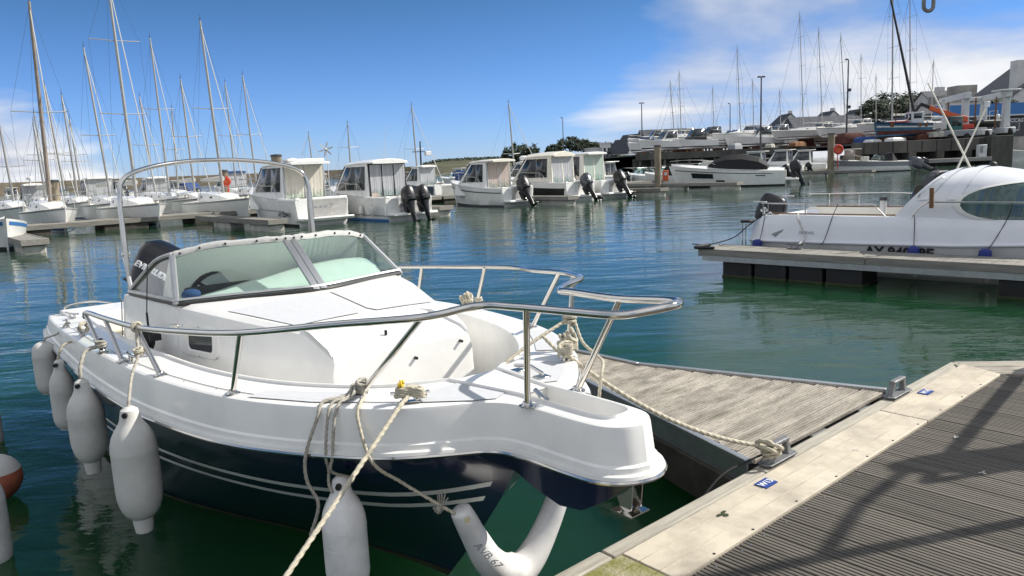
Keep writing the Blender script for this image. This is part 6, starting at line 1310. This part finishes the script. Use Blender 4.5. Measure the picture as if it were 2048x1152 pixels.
p = LG['b'].lerp(LG['d'],.5); rb_ = thing('rigid_inflatable', 'dark inflatable with white console hung in the travel lift', 'inflatable boat', (p.x+2.6,p.y+2,QZ+1.5), R(186))
for sg in (-1,1): MB().tube(cat([(0,sg*1.0,.6),(2.5,sg*1.05,.6),(4.4,sg*.8,.7),(5.4,0,.95)],6),.26,10).build('tube','dark_grey',rb_)
MB().loft([[(x,-w_,.45),(x,0,zk),(x,w_,.45)] for x,w_,zk in ((.2,.85,-.05),(3,.85,.0),(4.6,.45,.25),(5.2,.05,.5))]).build('hull','black_mat',rb_); MB().box((1.5,-.4,.5),(2.4,.4,1.5)).build('console','white_paint',rb_,bevel=.1); MB().tube([(.3,-.7,.8),(.3,-.7,2.0),(.3,.7,2.0),(.3,.7,.8)],.04,6).build('roll_bar','white_paint',rb_); outboard(rb_,(-.3,0,.9),1.1,'gel_old',tilt=R(10))
p = at_y(2035,300,101); hb_ = thing('moored_hull', 'white bow showing at the foot of the low quay wall', 'boat', (p.x+4.5,101.5,0), R(180)); MB().loft(hull_rings(6.,2.2,1.,1.5,.8)).build('hull','gel',hb_,sharp=45); MB().loft([[(x,-hbeam(6,2.2,x)+.03,sheer(6,1.,1.5,x)+.01),(x,0,sheer(6,1.,1.5,x)+.1),(x,hbeam(6,2.2,x)-.03,sheer(6,1.,1.5,x)+.01)] for x in [.1+5.8*i/8 for i in range(9)]],closed=False).build('deck','gel',hb_)
p = at_y(1957,300,93.2); sp2 = thing('service_cabinet', 'white service cabinet on the landing stage below the quay', 'cabinet', (p.x,92.6,.8)); MB().box((-.5,-.3,0),(.5,.3,1.5)).build('body','white_paint',sp2,bevel=.06); MB().box((-.38,-.32,.5),(.0,-.3,1.3)).build('door_panel','ink_grey',sp2)
# lamp posts
def lamp(px0, px1, Y, label, heads=2, zb=None, cams=0):
    a, b = at_y(*px0, Y), at_y(*px1, Y); zb = QZ if zb is None else zb; t_ = thing('lamp_post', label, 'lamp post', (a.x, a.y, zb)); Ht = b.z-zb; dx = 0
    MB().tube([(0,0,0),(dx*.5,0,Ht*.5),(dx,0,Ht)],lambda q:.13-.06*q,10).build('post','dark_grey',t_)
    for k_ in range(heads): s_ = (-1,1)[k_]; MB().loft([[(dx+s_*x,y,Ht+z_) for y,z_ in ((-.16,.0),(.16,.0),(.16,.16),(-.16,.16))] for x in (.05,.42)]).build('lamp_head','dark_grey',t_,bevel=.03)
    for k_ in range(cams): MB().ball((dx*.6+.25,0,Ht*(.45+.2*k_)),.22).build('camera_dome','dark_grey',t_); MB().box((0,-.04,Ht*(.45+.2*k_)+.1),(.3,.04,Ht*(.45+.2*k_)+.18)).build('arm','dark_grey',t_)
    return t_
lamp((1521,320),(1523,155),88,'tall lamp post with twin heads behind the black canopied day cruiser',2,zb=.5,cams=1); lamp((1693,268),(1697,120),100,'lamp post with camera domes by the travel quay',1,cams=2); lamp((1285,330),(1284,207),130,'twin headed lamp post left of the tall pile',2,zb=2.,cams=1)
lamp((1128,330),(1124,236),170,'single headed lamp post between the cypress groups',1,zb=2.); lamp((1460,285),(1460,208),150,'short lamp post behind the dark canopied boat',1)
p = at_y(1280,270,128); aerial((1282,1280),330,230,126,'thin pole beside the twin headed lamp post')
# crane jib, dark, leaning over the wooden boat
a, b = at_y(1842,222,100), at_y(1793,-10,100); cj = thing('mobile_crane', 'dark slanting crane jib rising over the quay', 'crane', (a.x+1,101.5,QZ)); 
MB().box((-1.4,-.9,.4),(1.4,.9,1.6)).build('base','dark_grey',cj,bevel=.08); d0 = Vector((-.5,0,1.5)); d1 = Vector((b.x-a.x-1,0,b.z-QZ))
MB().tube([d0,d1],lambda q:.20-.08*q,6).build('jib','black_mat',cj); MB().tube([d1,Vector((d1.x,0,d1.z-3))],.02,4).build('hoist_wire','black_mat',cj)
for x in (-.9,.9): MB().lathe([(.1,-1.05),(.42,-1.),(.42,1.),(.1,1.05)],14).xf(Matrix.Translation((x,0,.42)) @ Matrix.Rotation(R(90),4,'X')).build('wheel','tyre',cj)

# ---- buildings
def gable(label, px, Y, w_, d_, hw_, hr, rz=0., wall='plaster', roof='slate', z0=None, wins=3, chim=True, name='house'):
    p = at_y(*px, Y); z0 = p.z if z0 is None else z0; t_ = thing(name, label, 'building', (p.x,p.y,z0), rz)
    wl_ = MB().prism([(-w_/2,0),(w_/2,0),(w_/2,hw_),(0,hw_+hr),(-w_/2,hw_)],-d_/2,d_/2).build('wall',wall,t_)
    o_ = .3
    for sg in (-1,1): MB().loft([[(sg*(w_/2+o_),y,hw_-hr*o_/(w_/2)),(0,y,hw_+hr+.02),(0,y,hw_+hr+.22),(sg*(w_/2+o_),y,hw_-hr*o_/(w_/2)+.2)] for y in (-d_/2-o_,d_/2+o_)]).build('roof',roof,t_)
    for k_ in range(wins):
        x = lerp(-w_*.35,w_*.35,(k_+.5)/wins); f = MB().box((x-.5,-d_/2-.05,hw_*.35),(x+.5,-d_/2+.02,hw_*.35+1.2)).build('window','white_paint',t_); MB().box((x-.42,-d_/2-.06,hw_*.35+.08),(x+.42,-d_/2-.04,hw_*.35+1.12)).build('pane','glass_dark',f)
    if chim: MB().box((w_*.12,-d_*.1,hw_+hr*.5),(w_*.12+.8,d_*.1,hw_+hr+1.2)).build('chimney',wall,t_,bevel=.03)
    return t_
def longhouse(label, px0, px1, Y, pyb, hw_, hr, d_=9, wall='plaster', roof='slate', wins=6, name='building', z0=None):
    a, b = at_y(px0,pyb,Y), at_y(px1,pyb,Y); L = b.x-a.x; z0 = a.z if z0 is None else z0; t_ = thing(name,label,'building',((a.x+b.x)/2,Y,z0),0)
    MB().box((-L/2,0,0),(L/2,d_,hw_)).build('wall',wall,t_)
    if hr > 0:
        MB().loft([[(x,-.4,hw_),(x,d_/2,hw_+hr),(x,d_+.4,hw_)] for x in (-L/2-.4,L/2+.4)]).build('roof',roof,t_)
    else: MB().box((-L/2-.2,-.2,hw_),(L/2+.2,d_+.2,hw_+.3)).build('roof',roof,t_)
    for k_ in range(wins):
        x = lerp(-L*.46,L*.46,(k_+.5)/wins); ww = L/wins*.28; f = MB().box((x-ww,-.05,hw_*.3),(x+ww,.03,hw_*.75)).build('window','white_paint',t_); MB().box((x-ww*.85,-.07,hw_*.34),(x+ww*.85,-.04,hw_*.71)).build('pane','glass_dark',f)
    return t_
gable('steep slate roofed gable house left of the tall pile', (1263,308), 190, 6.2, 8, .6, 4.0, R(20), wins=2, chim=False); gable('steep dark roofed gable house beside the first', (1246,309), 205, 5, 8, .6, 3.2, R(20), wins=2, chim=False)
longhouse('long slate roofed shed behind the laid up boats', 1292, 1400, 165, 300, 2.2, 3.6, 12, wall='concrete_dark', wins=5, z0=QZ)
longhouse('white flat roofed building among the dark cypress trees', 1175, 1232, 230, 311, 3.2, 0, 8, roof='white_paint', wins=5, z0=3.); longhouse('low white annex in front of the cypress trees', 1205,1222,228,303,4.6,0,6,roof='white_paint',wins=2,z0=3.)
longhouse('low dark stone store below the cypress trees', 1100, 1165, 225, 318, 2.4, 0, 6, wall='concrete_dark', roof='slate', wins=3, z0=2.); longhouse('low grey shed on the shore by the gable houses', 1160,1235,205,320,2.6,0,6,wall='dark_grey',roof='slate',wins=4,z0=2.)
ws_ = longhouse('long workshop with blue fascia behind the travel lift', 1868, 2120, 130, 272, 4.6, 0, 14, wall='dark_grey', roof='dark_grey', wins=7, z0=QZ)
Lw = at_y(2120,272,130).x-at_y(1868,272,130).x; MB().box((-Lw/2-.5,-1.0,4.1),(Lw/2+.5,-.3,6.0)).build('blue_fascia','blue_paint',ws_); MB().box((-Lw/2-.5,-1.1,3.9),(Lw/2+.5,-.3,4.1)).build('fascia_trim','white_paint',ws_)
text('sign_lettering','ACCASTILLAGE',.9,'white_ink',ws_,basis((Lw*.21,-.12,3.1),(1,0,0),(0,0,1)),.02,bold=.02)
longhouse('grey workshop wing with blue fascia left of the lift', 1745, 1868, 138, 270, 3.6, 0, 10, wall='ink_grey', roof='blue_paint', wins=5, z0=QZ)
wh_ = longhouse('white plastered block with flat parapet above the workshop', 1885, 1975, 165, 262, 8.6, 0, 12, roof='concrete', wins=3, z0=QZ); MB().box((-.9,2,8.9),(3.4,6,12.2)).build('stair_tower','concrete',wh_); MB().box((-5.,2,8.9),(-2.,6,10.2)).build('plant_room','concrete',wh_)
gr_ = gable('big dark roofed house at the top right with grey chimney', (2062,262), 150, 17, 14, 8.2, 6.0, R(0), wall='plaster', z0=QZ, wins=4, chim=False); MB().box((-7.2,-5.5,9.5),(-5.6,-3.5,14.6)).build('chimney','plaster',gr_)
gable('dark roofed house behind the telehandler', (1885,250), 175, 12, 10, 6., 3.6, R(90), wall='plaster', z0=QZ+2, wins=3)
longhouse('row of dark slate roofs behind the yachts', 1590, 1735, 210, 285, 6., 3.2, 10, wall='plaster', wins=9, z0=QZ); longhouse('low dark slate roofs left of the low white yacht', 1500,1600,220,288,4.,2.8,10,wall='plaster',wins=6,z0=QZ)
for k_, (x0, x1, Yb) in enumerate(((1640,1668,240),(1700,1722,235),(1560,1580,245))): gable(['slate gable with chimney right of the triple spreader mast','slate gable with chimney left of the tall trees','slate gable with chimney behind the lamp post'][k_], ((x0+x1)/2, 280), Yb, 9, 9, 6.5, 4, 0, z0=QZ+1, wins=2)

# ---- trees
def tree(label, px, Y, zb, crown, n=1500, seed=0, leaf=.5, lean=0., mt='leaf', trunk=None):
    """crown: list of (dx, z, rx, rz) blobs above the base"""
    rn = random.Random(seed); p = at_y(px, 320, Y); t_ = thing('cypress_tree', label, 'tree', (p.x, p.y, zb))
    vs_, fs_ = [], []
    tot = sum(c[2]*c[3] for c in crown)
    for dx, z_, rx, rz in crown:
        k_ = int(n*rx*rz/tot)
        cl = [(rn.gauss(0,1),rn.gauss(0,1),rn.gauss(0,1)) for _ in range(max(6,k_//28))]
        for _ in range(k_):
            a = cl[rn.randrange(len(cl))]; L_ = math.sqrt(sum(q*q for q in a)); s_ = rn.uniform(.75,1.05); c = Vector((dx+a[0]/L_*rx*s_+rn.gauss(0,rx*.13), a[1]/L_*rx*s_+rn.gauss(0,rx*.13), z_+a[2]/L_*rz*s_+rn.gauss(0,rz*.13)))
            u_ = Vector((rn.gauss(0,1),rn.gauss(0,1),rn.gauss(0,.6))).normalized()*leaf*rn.uniform(.5,1.3); v_ = u_.orthogonal().normalized()*leaf*rn.uniform(.25,.6)
            b_ = len(vs_); vs_ += [c-u_, c+v_, c+u_*1.1, c-v_]; fs_.append((b_,b_+1,b_+2,b_+3))
    mb = MB(); mb.v = [tuple(v) for v in vs_]; mb.f = fs_
    o = mb.build('crown', mt, t_, flat=True); o['kind'] = 'stuff'
    tk = MB().tube([(0,0,-1),(lean*.4,0,crown[0][1]*.4),(lean,0,crown[0][1])],lambda q:(trunk or .45)*(1-.6*q),8)
    for dx, z_, rx, rz in crown: tk.tube([(lean*.5,0,crown[0][1]*.45),((dx+lean)*.5,0,z_*.7),(dx,0,z_)],lambda q:.22*(1-.7*q),6)
    tk.build('trunk','bark',t_); return t_
sc_ = 1.0
tree('dark rounded cypress beside the tall jib yacht', 1026, 260, 2.5, [(0,4.2,2.9,2.8),(-1.3,3.2,2.2,1.6),(1.2,4.8,1.8,2.),(.6,2.2,2.4,1.2)], 1800, 1)
tree('dark fan shaped cypress right of the rounded one', 1060, 262, 2.5, [(0,4.6,2.8,2.6),(1.,3.4,2.2,2.),(-.8,3.4,2.2,2.)], 1700, 2)
for k_, (px, s_, lb) in enumerate(((1108,.8,'low spreading cypress at the left of the grove'),(1140,1.2,'tallest cypress in the grove by the lamp post'),(1168,1.05,'broad cypress right of the lamp post'),(1190,.9,'cypress behind the white flat roofed building'),(1215,.9,'cypress to the right of the flat roofed building'))):
    tree(lb, px, 250+6*k_, 3.2, [(0,4.6*s_,3.0*s_,1.8*s_),(-2.*s_,4.*s_,2.2*s_,1.2*s_),(1.8*s_,4.2*s_,2.2*s_,1.4*s_),(.4,5.3*s_,1.8*s_,1.1*s_)], 1500, 10+k_, leaf=.55)
for k_, (px, s_, lb) in enumerate(((1745,1.0,'dark cypress at the left end of the quay trees'),(1768,1.25,'dark cypress behind the big racing yacht'),(1795,1.3,'dark cypress between the two tall masts'),(1820,1.3,'dark cypress behind the leaning jib'),(1842,1.2,'spiky topped cypress right of the tall masts'))):
    tree(lb, px, 180+3*k_, QZ+4.0, [(0,4.4*s_,3.1*s_,2.2*s_),(-2.*s_,3.4*s_,2.2*s_,1.6*s_),(2.*s_,3.6*s_,2.2*s_,1.6*s_),(0,1.6*s_,3.*s_,1.4*s_)], 1700, 30+k_, leaf=.5)
tree('small green shrub tree between the travel lift legs', 1990, 140, QZ+3.5, [(0,2.6,2.4,1.8),(1.6,2.,1.8,1.3)], 900, 51, leaf=.4, mt='leaf_light')
# low scrub along the headland ridge
rn = random.Random(9); vs_, fs_ = [], []
for k_ in range(2600):
    px = rn.uniform(845, 1240); top_y = interp([(830,333),(870,322),(930,318),(1010,315),(1100,312),(1240,309)], px); Y = rn.uniform(372,385); q = at_y(px, top_y+rn.uniform(-2.2,4.5), Y); L_ = rn.uniform(.4,.9)
    u_ = Vector((rn.gauss(0,1),rn.gauss(0,1),rn.gauss(0,.6))).normalized()*L_; v_ = u_.orthogonal().normalized()*L_*.5; b_ = len(vs_); vs_ += [q-u_,q+v_,q+u_,q-v_]; fs_.append((b_,b_+1,b_+2,b_+3))
mb = MB(); mb.v = [tuple(v) for v in vs_]; mb.f = fs_; o = mb.build('scrub','leaf',flat=True); o['kind'] = 'stuff'; tag(o,'low dark scrub along the ridge of the headland','scrub')

# ---- lifting davit behind the camera's right: its hook hangs into the picture
hk = at_y(1857, 12, 3.4); dv = thing('lifting_davit', 'grey lifting davit on the pontoon with a steel hook hanging from its arm', 'davit', (0,0,0))
pb = Vector((3.0, -.35, .5)); pt = Vector((3.0, -.35, 4.2)); ae = Vector((hk.x, hk.y, hk.z+.75))
MB().cyl(pb, pt, .06, .05, 14).build('post','dark_grey',dv); MB().lathe([(.16,0),(.16,.02),(.07,.03)],16,pb).build('foot_plate','dark_grey',dv)
MB().tube([pt+Vector((0,0,-.05)), ae], .045, 10).build('arm','dark_grey',dv)
MB().tube([pb+Vector((0,0,2.5)), pt.lerp(ae,.4)], .03, 8).build('brace','dark_grey',dv)
MB().cyl((hk.x,hk.y,hk.z+.16),ae,.006,seg=6).build('chain','steel',dv)
n_ = Vector((rgt.x,rgt.y,0)).normalized(); hr_ = .021; hb_ = Vector((hk.x,hk.y,hk.z))
MB().tube([hb_-n_*hr_+Vector((0,0,.15))]+[hb_+n_*(hr_*math.cos(a))+Vector((0,0,hr_*math.sin(a))) for a in [math.pi+math.pi*k/12 for k in range(13)]]+[hb_+n_*hr_+Vector((0,0,.15))],.0085,8).build('hook','cast',dv)
MB().cyl(hb_-n_*(hr_+.015)+Vector((0,0,.15)), hb_+n_*(hr_+.015)+Vector((0,0,.15)), .010, seg=8).build('hook_pin','cast',dv)
# ---- slim post with a hung sail bundle, and a leaning spar, added out of view at right to cast shadows on the boards
sb_ = thing('pontoon_post', 'unseen slim post with hung cloth bundle added to shade the pontoon boards', 'post', (4.52, 3.71, .5))
MB().cyl((0,0,0),(0,0,3.7),.045,.035,12).build('pole','dark_grey',sb_); MB().lathe([(.12,0),(.12,.015),(.05,.025)],14).build('foot_plate','dark_grey',sb_)
MB().tube([(0,0,2.9),(.5,.5,3.0),(.85,.85,2.95)],.03,8).build('bracket','dark_grey',sb_)
rn = random.Random(21); rg = []
for i in range(15):
    q = i/14; z_ = lerp(2.95,1.35,q); w_ = .06+.15*math.sin(math.pi*min(1,q*1.08))**.8
    rg.append([(.85+.1*math.sin(q*5)+w_*(1+.32*math.sin(3*a+q*4)+.18*math.sin(7*a+q*9))*math.cos(a), .78+.12*math.cos(q*4)+w_*(1+.35*math.sin(2*a+q*6)+.2*math.sin(5*a))*math.sin(a), z_+.04*math.sin(4*a)) for a in [2*math.pi*j/28 for j in range(28)]])
MB().loft(rg).build('shadow_bundle','canvas_black',sb_,sharp=60)
for k_, (dx, dy, dz_) in enumerate(((.35,-.5,-.35),(.3,.45,-.35))): MB().tube([(.85,.78,2.3),(.85+dx*.6,.78+dy*.6,2.3+dz_*.4),(.85+dx,.78+dy,2.3+dz_*1.6)],lambda q:.085*(1-.75*q)+.01,8).build('shadow_fold','canvas_black',sb_)
ls = thing('shadow_spar', 'unseen leaning spar on a stand added to shade the pontoon boards', 'spar', (0,0,0))
MB().tube([(4.82,6.0,.5),(4.94,5.72,1.5),(5.07,4.75,2.7),(5.12,4.35,3.2)],lambda q:.05-.02*q,10).build('spar','bark',ls); MB().cyl((5.12,4.35,.5),(5.12,4.35,3.2),.03,seg=8).build('stand','dark_grey',ls)
